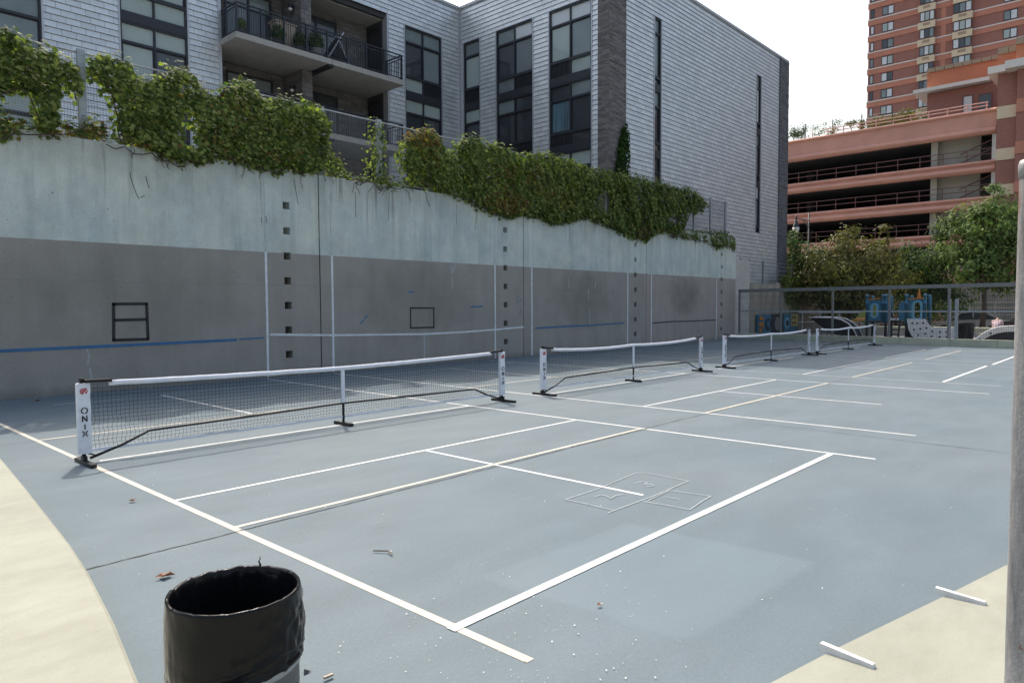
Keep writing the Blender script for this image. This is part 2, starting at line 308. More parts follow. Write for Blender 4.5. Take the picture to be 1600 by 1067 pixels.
def cream_mat():
    m, t, b = new_mat('cream_painted_concrete')
    c = ramp(t, noise(t, 1.1, 6), [(0.3, (0.258, 0.266, 0.219)), (0.7, (0.304, 0.313, 0.26))])
    c = mix(t, 0.55, c, ramp(t, noise(t, 5, 7, (0.5, 1, 1), 0.7), [(0.32, (0.80, 0.79, 0.76)), (0.6, (1.04, 1.04, 1.03))]), 'MULTIPLY')
    st = ramp(t, noise(t, 2.6, 8, (0.6, 1.3, 1), 0.75), [(0.62, (0,)*3), (0.75, (1,)*3)])
    c = mix(t, math_(t, 'MULTIPLY', st, 0.22), c, (0.20, 0.19, 0.14))
    sp = ramp(t, noise(t, 70, 2), [(0.255, (1,)*3), (0.275, (0,)*3)])
    c = mix(t, math_(t, 'MULTIPLY', sp, 0.4), c, (0.15, 0.13, 0.10))
    c = mix(t, 0.5, c, ramp(t, noise(t, 150, 3), [(0.35, (0.86, 0.86, 0.85)), (0.65, (1.10, 1.10, 1.09))]), 'MULTIPLY')
    t.links.new(c, b.inputs['Base Color']); b.inputs['Roughness'].default_value = 0.8
    bump(t, b, noise(t, 70, 5), 0.4, 0.006)
    return m
M['cream'] = cream_mat()
def bag_mat():
    m, t, b = new_mat('black_bin_liner')
    b.inputs['Base Color'].default_value = (0.006, 0.006, 0.007, 1); b.inputs['Roughness'].default_value = 0.20
    b.inputs['Specular IOR Level'].default_value = 0.24
    def crease(sc_, st): return math_(t, 'ABSOLUTE', math_(t, 'SUBTRACT', noise(t, sc_, 2, st), 0.5))
    h = math_(t, 'ADD', crease(4.5, (1, 1, 0.8)), math_(t, 'MULTIPLY', crease(10, (1, 1, 0.6)), 0.35))
    bump(t, b, h, 0.5, 0.035)
    return m
M['bag'] = bag_mat()
G = [(0.0, (0.040, 0.066, 0.018)), (0.35, (0.096, 0.136, 0.036)), (0.7, (0.175, 0.218, 0.062)), (1.0, (0.30, 0.325, 0.11))]
M['ivy'] = leaf_mat('ivy_leaf', G, ((0.15, 0.09, 0.03), 0.64, 0.76, 0.5), 0.40)
M['ivy_dark'] = leaf_mat('dark_ivy_leaf', [(0.0, (0.018, 0.045, 0.012)), (0.6, (0.035, 0.075, 0.016)), (1.0, (0.06, 0.10, 0.022))], ((0.10, 0.06, 0.02), 0.62, 0.72, 0.5), 0.3)
M['ivy_red'] = leaf_mat('turning_ivy_leaf', [(0.0, (0.15, 0.06, 0.03)), (0.3, (0.17, 0.11, 0.04)), (0.75, (0.22, 0.18, 0.05)), (1.0, (0.28, 0.25, 0.08))], None, 0.35)
M['olive'] = leaf_mat('olive_leaf', [(0.0, (0.050, 0.056, 0.019)), (0.5, (0.100, 0.098, 0.031)), (1.0, (0.17, 0.155, 0.052))], ((0.17, 0.11, 0.05), 0.58, 0.70, 0.5), 0.2, 0.5, 0.5)
M['deep'] = leaf_mat('deep_green_leaf', [(0.0, (0.020, 0.040, 0.016)), (0.6, (0.044, 0.078, 0.025)), (1.0, (0.10, 0.145, 0.045))], None, 0.2)
M['fresh'] = leaf_mat('fresh_green_leaf', [(0.0, (0.05, 0.088, 0.030)), (0.5, (0.10, 0.155, 0.048)), (1.0, (0.20, 0.25, 0.10))], None, 0.22)
M['roofplant'] = leaf_mat('roof_plant_leaf', [(0.0, (0.05, 0.07, 0.025)), (1.0, (0.14, 0.15, 0.05))], ((0.16, 0.10, 0.05), 0.5, 0.65, 0.5), 0.35)

# ------------------------------------------------------------------ mesh helpers
def origin_of(o):
    v = Vector((0, 0, 0))
    while o: v += o.location; o = o.parent
    return v
class MB:
    def __init__(self): self.v = []; self.f = []
    def add(self, vs, fs):
        b = len(self.v); self.v += [tuple(x) for x in vs]; self.f += [tuple(b+i for i in f) for f in fs]; return self
    def box(self, x0, x1, y0, y1, z0, z1):
        if x0 > x1: x0, x1 = x1, x0
        if y0 > y1: y0, y1 = y1, y0
        if z0 > z1: z0, z1 = z1, z0
        return self.add([(x0,y0,z0),(x1,y0,z0),(x1,y1,z0),(x0,y1,z0),(x0,y0,z1),(x1,y0,z1),(x1,y1,z1),(x0,y1,z1)],
                        [(0,3,2,1),(4,5,6,7),(0,1,5,4),(1,2,6,5),(2,3,7,6),(3,0,4,7)])
    def bar(self, p, q, w=0.05, h=None, up=(0, 0, 1)):
        h = h or w; p, q = Vector(p), Vector(q); d = (q-p).normalized(); s = d.cross(Vector(up))
        if s.length < 1e-4: s = d.cross(Vector((0, 1, 0)))
        s.normalize(); u = s.cross(d)
        vs = [e + s*a*w/2 + u*b*h/2 for e in (p, q) for a, b in ((-1,-1),(1,-1),(1,1),(-1,1))]
        return self.add(vs, [(0,1,2,3),(7,6,5,4),(0,4,5,1),(1,5,6,2),(2,6,7,3),(3,7,4,0)])
    def tube(self, pts, r, n=8, cap=True):
        pts = [Vector(p) for p in pts]; k = len(pts); rs = r if isinstance(r, (list, tuple)) else [r]*k
        vs = []; prev = None
        for i, p in enumerate(pts):
            d = (pts[min(i+1, k-1)] - pts[max(i-1, 0)])
            d = d.normalized() if d.length > 1e-9 else Vector((0, 0, 1))
            if prev is None:
                a = Vector((0, 0, 1)) if abs(d.z) < 0.9 else Vector((1, 0, 0)); s = d.cross(a).normalized()
            else:
                s = prev - d*prev.dot(d); s.normalize()
            prev = s; u = d.cross(s)
            vs += [p + (s*math.cos(2*math.pi*j/n) + u*math.sin(2*math.pi*j/n))*rs[i] for j in range(n)]
        fs = [(i*n+j, i*n+(j+1) % n, (i+1)*n+(j+1) % n, (i+1)*n+j) for i in range(k-1) for j in range(n)]
        if cap: fs += [tuple(range(n-1, -1, -1)), tuple((k-1)*n+j for j in range(n))]
        return self.add(vs, fs)
    def lathe(self, c, prof, n=24, cap=True):
        vs = [(c[0]+r*math.cos(2*math.pi*j/n), c[1]+r*math.sin(2*math.pi*j/n), c[2]+z) for r, z in prof for j in range(n)]
        k = len(prof)
        fs = [(i*n+j, i*n+(j+1) % n, (i+1)*n+(j+1) % n, (i+1)*n+j) for i in range(k-1) for j in range(n)]
        if cap: fs += [tuple(range(n-1, -1, -1)), tuple((k-1)*n+j for j in range(n))]
        return self.add(vs, fs)
    def prism(self, poly, fn, d0, d1):
        """poly: 2D points; fn(u, v, d) -> point; extruded from d0 to d1"""
        n = len(poly)
        vs = [fn(u, v, d0) for u, v in poly] + [fn(u, v, d1) for u, v in poly]
        return self.add(vs, [tuple(range(n)), tuple(range(2*n-1, n-1, -1))] + [(i, n+i, n+(i+1) % n, (i+1) % n) for i in range(n)])
    def sheet(self, poly, z): return self.add([(x, y, z) for x, y in poly], [tuple(range(len(poly)))])
    def build(self, name, mat, parent=None, smooth=False, kind=None, loc=None, recalc=True):
        off = origin_of(parent) if parent else Vector(loc or (0, 0, 0))
        me = bpy.data.meshes.new(name)
        me.from_pydata([(x-off.x, y-off.y, z-off.z) for x, y, z in self.v], [], self.f); me.update()
        if recalc:
            import bmesh
            b = bmesh.new(); b.from_mesh(me); bmesh.ops.recalc_face_normals(b, faces=b.faces); b.to_mesh(me); b.free()
        if smooth: me.polygons.foreach_set('use_smooth', [True]*len(me.polygons))
        me.materials.append(mat)
        o = bpy.data.objects.new(name, me); C.objects.link(o)
        if parent: o.parent = parent
        else: o.location = off
        if kind: o['kind'] = kind
        return o
def tag(o, label, cat, group=None):
    o['label'] = label; o['category'] = cat
    if group: o['group'] = group
    return o
def thing(name, label, cat, loc=(0, 0, 0), group=None):
    o = bpy.data.objects.new(name, None); o.empty_display_size = 0.2; C.objects.link(o); o.location = loc
    return tag(o, label, cat, group)
def copy_tree(o, parent=None):
    c = o.copy(); C.objects.link(c)
    if parent: c.parent = parent
    for ch in list(o.children): copy_tree(ch, c)
    return c

LEAF = np.array([(0, 0.0, 0.05), (0.0, 0.42, 0), (0.26, 0.50, -0.03), (0.52, 0.22, -0.05), (0.30, 0.06, 0.0), (0.46, -0.24, -0.05), (0.17, -0.16, 0.01),
                 (0.0, -0.60, -0.08), (-0.17, -0.16, 0.01), (-0.46, -0.24, -0.05), (-0.30, 0.06, 0.0), (-0.52, 0.22, -0.05), (-0.26, 0.50, -0.03)])
LEAF_F = [(0, i, i % 12+1) for i in range(1, 13)]
QUAD = np.array([(0, 0.55, 0), (0.27, 0.05, -0.07), (0, -0.55, 0), (-0.27, 0.05, -0.07)]); QUAD_F = [(0, 1, 2), (0, 2, 3)]
def leaf_mesh(name, P, Nn, size, mat, parent=None, tpl=LEAF, tf=LEAF_F, roll=0.5, kind=None, loc=None):
    P = np.asarray(P, float); Nn = np.asarray(Nn, float); n = len(P)
    Nn = Nn/np.linalg.norm(Nn, axis=1, keepdims=True)
    up = np.tile(np.array([0, 0, 1.0]), (n, 1)) + rng.normal(0, roll, (n, 3))
    v = up - Nn*np.sum(up*Nn, axis=1, keepdims=True); v /= np.linalg.norm(v, axis=1, keepdims=True)+1e-9
    u = np.cross(v, Nn); sz = np.broadcast_to(size, n)[:, None, None]
    pts = P[:, None, :] + sz*(tpl[None, :, 0:1]*u[:, None, :] + tpl[None, :, 1:2]*v[:, None, :] + tpl[None, :, 2:3]*Nn[:, None, :])
    off = origin_of(parent) if parent else Vector(loc or (0, 0, 0))
    pts = (pts - np.array(off)).reshape(-1, 3).astype(np.float32)
    k = len(tpl); fa = np.array(tf, np.int32)
    faces = (fa[None] + (np.arange(n, dtype=np.int32)*k)[:, None, None]).reshape(-1, 3)
    me = bpy.data.meshes.new(name); me.vertices.add(len(pts)); me.vertices.foreach_set('co', pts.ravel())
    me.loops.add(faces.size); me.loops.foreach_set('vertex_index', faces.ravel())
    me.polygons.add(len(faces)); me.polygons.foreach_set('loop_start', np.arange(0, faces.size, 3, dtype=np.int32))
    me.update(calc_edges=True); me.validate()
    me.materials.append(mat)
    o = bpy.data.objects.new(name, me); C.objects.link(o)
    if parent: o.parent = parent
    else: o.location = off
    if kind: o['kind'] = kind
    return o

# ------------------------------------------------------------------ ground, court, seating slab
def fence_x(y): return 28.0 + 0.149*y
def struct(name, mb, mat, **k): return mb.build(name, mat, kind='structure', **k)
struct('terrain', MB().sheet([(-700, -700), (900, -700), (900, 900), (-700, 900)], -0.40), M['cityground'])
court = struct('court', MB().sheet([(-40, -45), (fence_x(-45), -45), (fence_x(7.4), 7.4), (-40, 7.4)], 0.0), M['court'])
struct('playground_surface', MB().sheet([(fence_x(-45)+.002, -45), (46, -45), (46, 8.2), (29.11, 8.2), (fence_x(7.4)+.002, 7.4)], 0.02), M['rubber'])
struct('pavement', MB().sheet([(46.002, -60), (49, -60), (49, 40), (46.002, 40)], -0.18), M['pave'])
struct('street', MB().sheet([(49.002, -60), (62, -60), (62, 60), (49.002, 60)], -0.34), M['asphalt'])
terrace = MB().box(-40, 31.9, 7.92, 18.3, -.05, 4.2).box(31.9, 60, 8.72, 18.3, -.05, 2.85)
struct('raised_terrace', terrace, M['pave'])

ZL = 0.012
def line_x(x, y0, y1, w, mat, z=0.002, nm='court_line'):
    return MB().sheet([(x-w/2, y0), (x+w/2, y0), (x+w/2, y1), (x-w/2, y1)], z).build(nm, M[mat], court)
def line_y(y, x0, x1, w, mat, z=0.0035, nm='court_line'):
    return MB().sheet([(x0, y-w/2), (x1, y-w/2), (x1, y+w/2), (x0, y+w/2)], z).build(nm, M[mat], court)
W1_ = 0.042
line_x(-3.32, -6.58, 6.6, 0.056, 'tan'); line_x(2.65, -6.51, 7.1, W1_, 'tape'); line_x(4.53, -6.49, 7.1, W1_, 'tape'); line_x(10.28, -6.45, 7.1, W1_, 'tape')
line_x(11.95, -6.43, 7.1, W1_, 'faint'); line_x(17.55, -6.3, 7.1, W1_, 'faint'); line_x(19.1, -6.3, 7.1, W1_, 'faint'); line_x(24.6, -6.2, 7.1, W1_, 'faint')
for x, m_, ye in ((-0.36, 'tape', -5.37), (7.4, 'tape', -5.32), (14.77, 'faint', -5.3), (21.9, 'faint', -5.2)):
    line_x(x, -2.32, ye, W1_, m_); line_x(x+.06, 2.12, 5.9, W1_, m_)
for x0, x1, k in ((-3.31, 2.64, 0), (4.54, 10.27, 1), (11.96, 17.54, 2), (19.11, 24.59, 3)):
    line_y(-2.32, x0, x1, W1_, 'tape'); line_y(-3.475, x0, x1, 0.05, 'tan'); line_y(2.04, x0, x1, 0.055, 'tan')
    line_y(5.86, x0+(1.15 if k == 0 else 0), x1, 0.045, 'faint'); line_y(0.03, x0+.12, x1, W1_, 'tape')
line_y(-6.05, -3.36, 2.58, 0.066, 'tape', 0.0055, 'baseline_tape'); line_y(-5.33, 12.1, 17.5, 0.07, 'tape', 0.0055, 'baseline_tape'); line_y(-5.38, 18.1, 24, 0.07, 'tape', 0.0055, 'baseline_tape')
def wobble_strip(p0, p1, w, n, amp, z, seed):
    r = random.Random(seed); p0, p1 = Vector((*p0, 0)), Vector((*p1, 0)); d = (p1-p0).normalized(); s = Vector((-d.y, d.x, 0)); mb = MB(); o = 0
    row = []
    for i in range(n+1):
        o = o*0.7 + r.uniform(-amp, amp); ww = w*r.uniform(0.35, 1.25); c = p0.lerp(p1, i/n)+s*o
        row.append((c-s*ww/2, c+s*ww/2))
    for (a, b), (c, d2) in zip(row, row[1:]):
        mb.add([(a.x, a.y, z), (b.x, b.y, z), (d2.x, d2.y, z), (c.x, c.y, z)], [(0, 1, 2, 3)])
    return mb
wobble_strip((-4.5, -3.60), (2.7, -3.53), 0.018, 120, 0.006, 0.0028, 1).build('ground_crack', M['crack'], court)
wobble_strip((2.7, -3.52), (29, -3.50), 0.013, 220, 0.008, 0.0028, 2).build('ground_crack', M['crack'], court)
wobble_strip((-12, 2.0), (-3.3, 2.0), 0.012, 90, 0.008, 0.0028, 3).build('ground_crack', M['crack'], court)
wobble_strip((4.1, -4.5), (3.85, -12), 0.012, 120, 0.008, 0.0028, 4).build('ground_crack', M['crack'], court)
# hopscotch in chalk
def stroke(mb, pts, w, z):
    pts = [Vector((p[0], p[1], 0)) for p in pts]
    for a, b in zip(pts, pts[1:]):
        d = (b-a).normalized(); s = Vector((-d.y, d.x, 0))*w/2; a = a-d*w*.3; b = b+d*w*.3
        mb.add([(a.x-s.x, a.y-s.y, z), (b.x-s.x, b.y-s.y, z), (b.x+s.x, b.y+s.y, z), (a.x+s.x, a.y+s.y, z)], [(0, 1, 2, 3)])
gp = lambda x, y: at(x, y, 2, 0.0)
ch = MB()
for k, px in enumerate(([(883,781),(930,766),(990,741)], [(990,740),(1006,739),(1076,752)], [(1076,752),(1020,776),(950,802)], [(883,781),(920,789),(958,798)], [(1046,767),(1111,776),(1100,782),(1078,797)], [(1078,797),(1040,790),(1005,784)], [(1012,783),(1046,767)],
        [(992,756),(1003,753),(1012,755),(1006,758),(1018,757),(1022,760),(1010,761)], [(930,777),(938,774),(946,775),(955,780),(962,775),(975,773)], [(1040,777),(1050,779),(1062,781)])):
    stroke(ch, [gp(*q) for q in px], 0.009 if k < 7 else 0.008, 0.0065+0.0003*k)
ch.build('chalk_hopscotch', M['chalk'], court)

# seating slab, pale painted concrete, 12 cm above the court
ZS = 0.12
border = [(-3.75, 6.0), (-3.85, 3.5), (-3.93, 2.0), (-4.02, 0.55), (-4.19, -1.26), (-4.32, -2.57), (-4.40, -3.35), (-4.48, -3.98), (-4.62, -4.87), (-4.76, -5.61), (-4.93, -6.35), (-5.12, -7.0), (-5.0, -7.45), (-4.4, -7.62)]
border += [tuple(at(x, y, 2, ZS)[:2]) for x, y in ((1190, 1067), (1300, 1010), (1400, 962), (1500, 914), (1578, 875))] + [(3.0, -8.85), (9, -10.4), (20, -13.3)]
inner = []
for i, p in enumerate(border):
    a = Vector(border[max(i-1, 0)]); b = Vector(border[min(i+1, len(border)-1)]); d = (b-a).normalized(); nrm = Vector((d.y, -d.x))
    inner.append((p[0]+nrm.x*0.02, p[1]+nrm.y*0.02))
sb = MB(); n = len(border)
sb.add([(x, y, -.05) for x, y in border] + [(x, y, ZS-.02) for x, y in border] + [(x, y, ZS) for x, y in inner],
       [(i, i+1, n+i+1, n+i) for i in range(n-1)] + [(n+i, n+i+1, 2*n+i+1, 2*n+i) for i in range(n-1)])
sb.add([(x, y, ZS) for x, y in inner] + [(20, -30, ZS), (-30, -30, ZS), (-30, 6, ZS)], [tuple(range(n+3))])
slab = struct('seating_slab', sb, M['cream'])
# ledge guards (white tapered bars) on the slab edge
for (a, b), lab in ((((1288, 1006), (1367, 1040)), 'white tapered bar on the pale slab edge, the nearer of the two'), (((1467, 919), (1541, 942)), 'white tapered bar on the pale slab edge, beside the steel pole')):
    p, q = Vector(at(*a, 2, ZS+.03)), Vector(at(*b, 2, ZS+.01)); p.z = q.z = ZS
    d = (q-p).normalized(); s = Vector((-d.y, d.x, 0))*0.017; p = p-d*0.02
    mb = MB().add([p-s, p+s, q+s*.85, q-s*.85, p-s*.9+d*.006+Vector((0,0,.036)), p+s*.9+d*.006+Vector((0,0,.036)), q+s*.75-d*.004+Vector((0,0,.018)), q-s*.75-d*.004+Vector((0,0,.018))],
                  [(0,3,2,1),(4,5,6,7),(0,1,5,4),(1,2,6,5),(2,3,7,6),(3,0,4,7)])
    tag(mb.build('edge_guard', M['tape'], loc=p), lab, 'edge guard', 'white edge guards on the slab')

# ------------------------------------------------------------------ the painted retaining wall
WY, WT = 7.4, 5.18
wall = thing('retaining_wall', 'tall concrete wall painted pale green above and grey below, with square holes and game lines', 'wall', (8, WY, 0))
HZ = [0.55, 1.17, 1.79, 2.41, 3.03, 3.66, 4.29]; HW, HH = 0.095, 0.09
holes_x = [-4.6, 3.43, 11.48, 19.48, 27.42]
joints = [-14, -3.7, 4.36, 12.39, 20.33, 29.02]
def wall_top(x): return 5.15 if x < 8 else 5.15 + (x-8)*0.005
for i, (a, b) in enumerate(zip(joints, joints[1:])):
    a2, b2 = a+.017, b-.017; hx = [h for h in holes_x if a < h < b][0]
    xs = [a2, hx-HW, hx+HW, b2]; zs = [-.05]
    for z in HZ: zs += [z-HH, z+HH]
    zs += [WT]
    mb = MB()
    for zi in range(len(zs)-1):
        for xi in range(3):
            if xi == 1 and zi % 2 == 1:
                x0, x1, z0, z1 = xs[1], xs[2], zs[zi], zs[zi+1]; yb = WY+.34
                mb.add([(x0,WY,z0),(x1,WY,z0),(x1,WY,z1),(x0,WY,z1),(x0,yb,z0),(x1,yb,z0),(x1,yb,z1),(x0,yb,z1)], [(0,1,5,4),(1,2,6,5),(2,3,7,6),(3,0,4,7),(4,5,6,7)])
            else:
                mb.add([(xs[xi],WY,zs[zi]),(xs[xi+1],WY,zs[zi]),(xs[xi+1],WY,zs[zi+1]),(xs[xi],WY,zs[zi+1])], [(0,1,2,3)])
    mb.add([(a2,WY,-.05),(b2,WY,-.05),(b2,WY,WT),(a2,WY,WT),(a2,WY+.5,-.05),(b2,WY+.5,-.05),(b2,WY+.5,WT),(a2,WY+.5,WT)], [(3,2,6,7),(0,3,7,4),(1,5,6,2),(4,7,6,5)])
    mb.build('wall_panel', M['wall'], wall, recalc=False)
    if i: MB().box(a-.017, a+.017, WY+.03, WY+.45, -.05, WT-.01).build('joint_filler', M['crack'], wall)
def wall_strip(pts, w, mat, nm='painted_line', vert=False, d=0.004):
    mb = MB()
    for (x0, z0), (x1, z1) in zip(pts, pts[1:]):
        t = Vector((x1-x0, 0, z1-z0)).normalized(); s = Vector((-t.z, 0, t.x))*w/2
        A, B = Vector((x0, WY, z0))-t*.002, Vector((x1, WY, z1))+t*.002
        q = [A-s, B-s, B+s, A+s]; dv = Vector((0, -d, 0))
        mb.add(q + [v+dv for v in q], [(4,5,6,7),(0,1,5,4),(1,2,6,5),(2,3,7,6),(3,0,4,7)])
    return mb.build(nm, M[mat], wall)
for x in (2.85, 4.73, 10.97, 12.83, 18.9, 20.75, 26.88):
    wall_strip([(x-.01, 0.02), (x, 1.6), (x, 3.1)], 0.06, 'wline')
for x in (4.71, 10.96, 18.9, 26.87, 2.84): wall_strip([(x, 3.12), (x, 5.0)], 0.028, 'faint', d=0.0015)
wall_strip([(2.92, 1.07), (4.8, .99), (7.9, .92), (9.4, .93), (11.0, .97), (12.38, 1.02)], 0.055, 'wline', d=0.006)
wall_strip([(7.88, .05), (7.90, .45), (7.88, .90)], 0.04, 'faint')
wall_strip([(-14, .90), (-2.6, .94), (0, .955), (2.06, .975)], 0.062, 'bluetape', 'blue_tape', d=0.006)
wall_strip([(2.12, .985), (2.75, 1.0)], 0.035, 'bluetape', 'blue_tape', d=0.006)
wall_strip([(13.0, .96), (14.5, .985), (16, .985), (18.65, 1.03)], 0.055, 'bluetape', 'blue_tape', d=0.006)
wall_strip([(20.85, .98), (22.5, 1.02), (24, 1.0), (26.8, 1.01)], 0.05, 'navytape', 'navy_tape', d=0.006)
for a, b, ww in (((5.6, 1.28), (5.72, 1.40), .03), ((5.74, 1.42), (5.84, 1.50), .035), ((7.3, 2.17), (7.5, 2.18), .04), ((9.85, 1.73), (10.4, 1.74), .045), ((12.02, 1.80), (12.1, 1.95), .02), ((12.2, 1.88), (12.24, 2.0), .02), ((12.18, 1.45), (12.24, 1.62), .02), ((12.05, 2.05), (12.14, 2.08), .02)):
    wall_strip([a, b], ww, 'bluetape', 'blue_tape', d=0.005)
for rect in ([(-.635, 1.83), (.07, 1.835)], [(.045, 1.84), (.055, 1.06)], [(.07, 1.065), (-.655, 1.07)], [(-.63, 1.06), (-.61, 1.85)], [(-.61, 1.49), (.04, 1.495)]):
    wall_strip(rect, 0.062, 'blacktape', 'black_tape', d=0.007)
for rect in ([(7.36, 1.705), (8.31, 1.70)], [(8.275, 1.71), (8.275, 1.10)], [(8.30, 1.115), (7.345, 1.12)], [(7.375, 1.11), (7.375, 1.72)]):
    wall_strip(rect, 0.042, 'blacktape', 'black_tape', d=0.007)

def wxz(px, py): q = at(px, py, 1, WY); return (float(q[0]), float(q[2]))
for k, pl in enumerate(([(203, 270), (205, 281), (209, 292), (213, 303), (217, 311)], [(219, 309), (226, 306)], [(228, 276), (230, 285), (233, 294)], [(459, 279), (462, 296), (466, 320)], [(408, 340), (409, 348)], [(415, 338), (417, 349)], [(743, 318), (744, 340), (742, 360)], [(712, 300), (714, 330), (713, 352)], [(555, 300), (556, 340)], [(608, 300), (607, 345)])):
    wall_strip([wxz(*q) for q in pl], .014 if k < 6 else .022, 'crack' if k < 6 else 'stain', 'wall_crack' if k < 6 else 'drip_stain', d=0.0012)
for pl in ([(136, 545), (139, 556), (137, 570)], [(140, 575), (143, 590), (139, 600)], [(705, 415), (707, 428), (711, 412)], [(706, 430), (707, 452)], [(920, 478), (922, 505)], [(888, 432), (889, 450)], [(931, 440), (930, 450)], [(919, 452), (920, 470)], [(1121, 503), (1127, 507)]):
    wall_strip([wxz(*q) for q in pl], .03, 'faint', 'lime_streak', d=0.0012)

# wire fence on top of the wall
FY = WY+.22
wf = thing('wire_fence', 'galvanised mesh fence on top of the painted wall, half hidden by ivy', 'fence', (8, FY, WT))
px = [-1.0+1.87*k for k in range(-7, 14)] + [24.92, 26.6, 28.22]
for x in px: MB().box(x-.075, x+.075, FY-.045, FY+.045, WT, 7.03).box(x-.10, x+.10, FY-.08, FY+.08, WT, WT+.02).build('post', M['galv'], wf)
for a, b in zip(px, px[1:]):
    MB().tube([(a+.055, FY, 6.97), (b-.055, FY, 6.97)], 0.018, 6).build('rail', M['galv'], wf)
    MB().tube([(a+.055, FY, WT+.12), (b-.055, FY, WT+.12)], 0.014, 6).build('rail', M['galv'], wf)
    mb = MB()
    k = int((b-a-.11)/.055)
    for i in range(1, k): x = a+.055+(b-a-.11)*i/k; mb.bar((x, FY-.004, WT+.12), (x, FY-.004, 6.97), 0.0045)
    for i in range(1, 33): z = WT+.12+1.73*i/33; mb.bar((a+.055, FY+.004, z), (b-.055, FY+.004, z), 0.0045)
    mb.build('wire_mesh', M['wire'], wf, kind='stuff')

# ------------------------------------------------------------------ ivy on that fence
def profile(pts):
    q = [at(x, y, 1, 7.2) for x, y in pts]; return np.array([a[0] for a in q]), np.array([a[2] for a in q])
def vnoise(x, z, s, seed):
    r = np.random.default_rng(seed); ph = r.uniform(0, 6.28, 12); k = r.normal(0, 1, (12, 2))
    v = sum(np.sin((k[i, 0]*x+k[i, 1]*z)*s+ph[i]) for i in range(12)); return v/4.9
def ivy(label, top, bot, dens, size, seed, mat='ivy', thin=0.0, bulge=0.33, holes=(), name='ivy', y0=7.40, stems=True, autumn=()):
    """leaves between a top and a bottom outline given in photo pixels, standing out from the fence plane"""
    tx, tz = profile(top); bx, bz = profile(bot); x0, x1 = max(tx[0], bx[0]), min(tx[-1], bx[-1])
    r = np.random.default_rng(seed)
    root = thing(name, label, 'ivy', (float((x0+x1)/2), y0, 5.2))
    area = np.trapz(np.interp(np.linspace(x0, x1, 200), tx, tz)-np.interp(np.linspace(x0, x1, 200), bx, bz), np.linspace(x0, x1, 200))
    n = int(area*dens*2.3); X = r.uniform(x0, x1, n*3); T = np.interp(X, tx, tz); B = np.interp(X, bx, bz)
    Z = B + (T-B)*r.uniform(0, 1, n*3); keep = r.uniform(0, np.max(T-B), n*3) < (T-B)
    X, Z, T, B = X[keep][:n], Z[keep][:n], T[keep][:n], B[keep][:n]
    hgt = np.clip((T-Z), 0, None); lowd = np.clip(Z-B, 0, None)
    body = np.clip(np.sqrt(np.clip(hgt/.35, 0, 1)), .12, 1)*np.clip(lowd/.25+.35, 0, 1)
    f = lambda X, Z: 0.55*vnoise(X, Z, 3.0, seed+1)+0.45*vnoise(X, Z, 7.5, seed+2)
    lump = f(X, Z); e = .03; gx = (f(X+e, Z)-f(X-e, Z))/(2*e); gz = (f(X, Z+e)-f(X, Z-e))/(2*e)
    depth = r.uniform(0, 1, len(X))**0.6
    Y = y0 + .12 - bulge*body*(0.62+0.42*lump)*depth - .05
    hol = .7*vnoise(X, Z, 2.6, seed+5)+.5*vnoise(X, Z, 6.5, seed+6)
    ok = (hol > -1.85+thin*1.7-.5*np.clip(1-hgt/.5, 0, 1)) | (r.uniform(0, 1, len(X)) < 0.10)
    for hx, hz, rx, rz in holes: ok &= ((X-hx)/rx)**2+((Z-hz)/rz)**2 > r.uniform(0.55, 1.2, len(X))
    edge = np.clip(1-hgt/.18, 0, 1)
    Nn = np.stack([.14*gx*bulge*2+r.normal(0, .34, len(X)), -np.ones(len(X))*(1-.45*edge), .62+.14*gz*bulge*2+edge*.8+r.normal(0, .34, len(X))], 1)
    P = np.stack([X+r.normal(0, .03, len(X)), Y, Z+r.normal(0, .05, len(X))*(1+edge)], 1)
    # part of the growth hangs on the far side of the fence too
    back = (r.uniform(0, 1, len(X)) < .18); P[back, 1] = y0+.30+r.uniform(0, .22, back.sum())*body[back]; Nn[back, 1] *= -1
    P, Nn = P[ok], Nn[ok]
    au = np.zeros(len(P), bool)
    for px_, py__, rx, rz, k in autumn:
        q = at(px_, py__, 1, 7.2); au |= (((P[:, 0]-q[0])/rx)**2+((P[:, 2]-q[2])/rz)**2 < r.uniform(.3, 1.1, len(P))) & (r.uniform(0, 1, len(P)) < k)
    leaf_mesh('foliage', P[~au], Nn[~au], size*r.uniform(.55, 1.25, (~au).sum()), M[mat], root, roll=.55, kind='stuff')
    if au.any(): leaf_mesh('autumn_foliage', P[au], Nn[au], size*r.uniform(.55, 1.2, au.sum()), M['ivy_red'], root, roll=.55, kind='stuff')
    if stems:
        mb = MB(); rr = random.Random(seed)
        for k in range(int((x1-x0)*2.2)):
            x = rr.uniform(x0, x1); z = float(np.interp(x, bx, bz)); tp = float(np.interp(x, tx, tz)); pts = [(x, y0-.01, z-rr.uniform(0, .08))]
            for s in range(6):
                x += rr.uniform(-.13, .13); z += min((tp-z)*.3, .25)*rr.uniform(.3, 1); pts.append((x, y0+rr.uniform(-.06, .14), z))
            mb.tube(pts, [.012, .011, .010, .008, .007, .005, .004], 5)
        x = x0; pts = []
        while x < x1:
            z = float(np.interp(x, bx, bz)); pts.append((x, y0-.05-rr.uniform(0, .04), max(z+rr.uniform(-.02, .12), 4.7))); x += .18
        if len(pts) > 3: mb.tube(pts, .013, 5)
        mb.build('stem', M['vine'], root)
    return root
ivy('dense green ivy mound on the fence left of the first bare post',
    [(-150,60),(-60,30),(0,38),(30,43),(50,66),(62,74),(85,70),(97,90),(112,86),(125,98),(131,130)],
    [(-150,215),(0,148),(30,138),(60,140),(66,205),(92,205),(97,128),(112,120),(122,150),(131,152)], 560, .112, 11, bulge=.42)
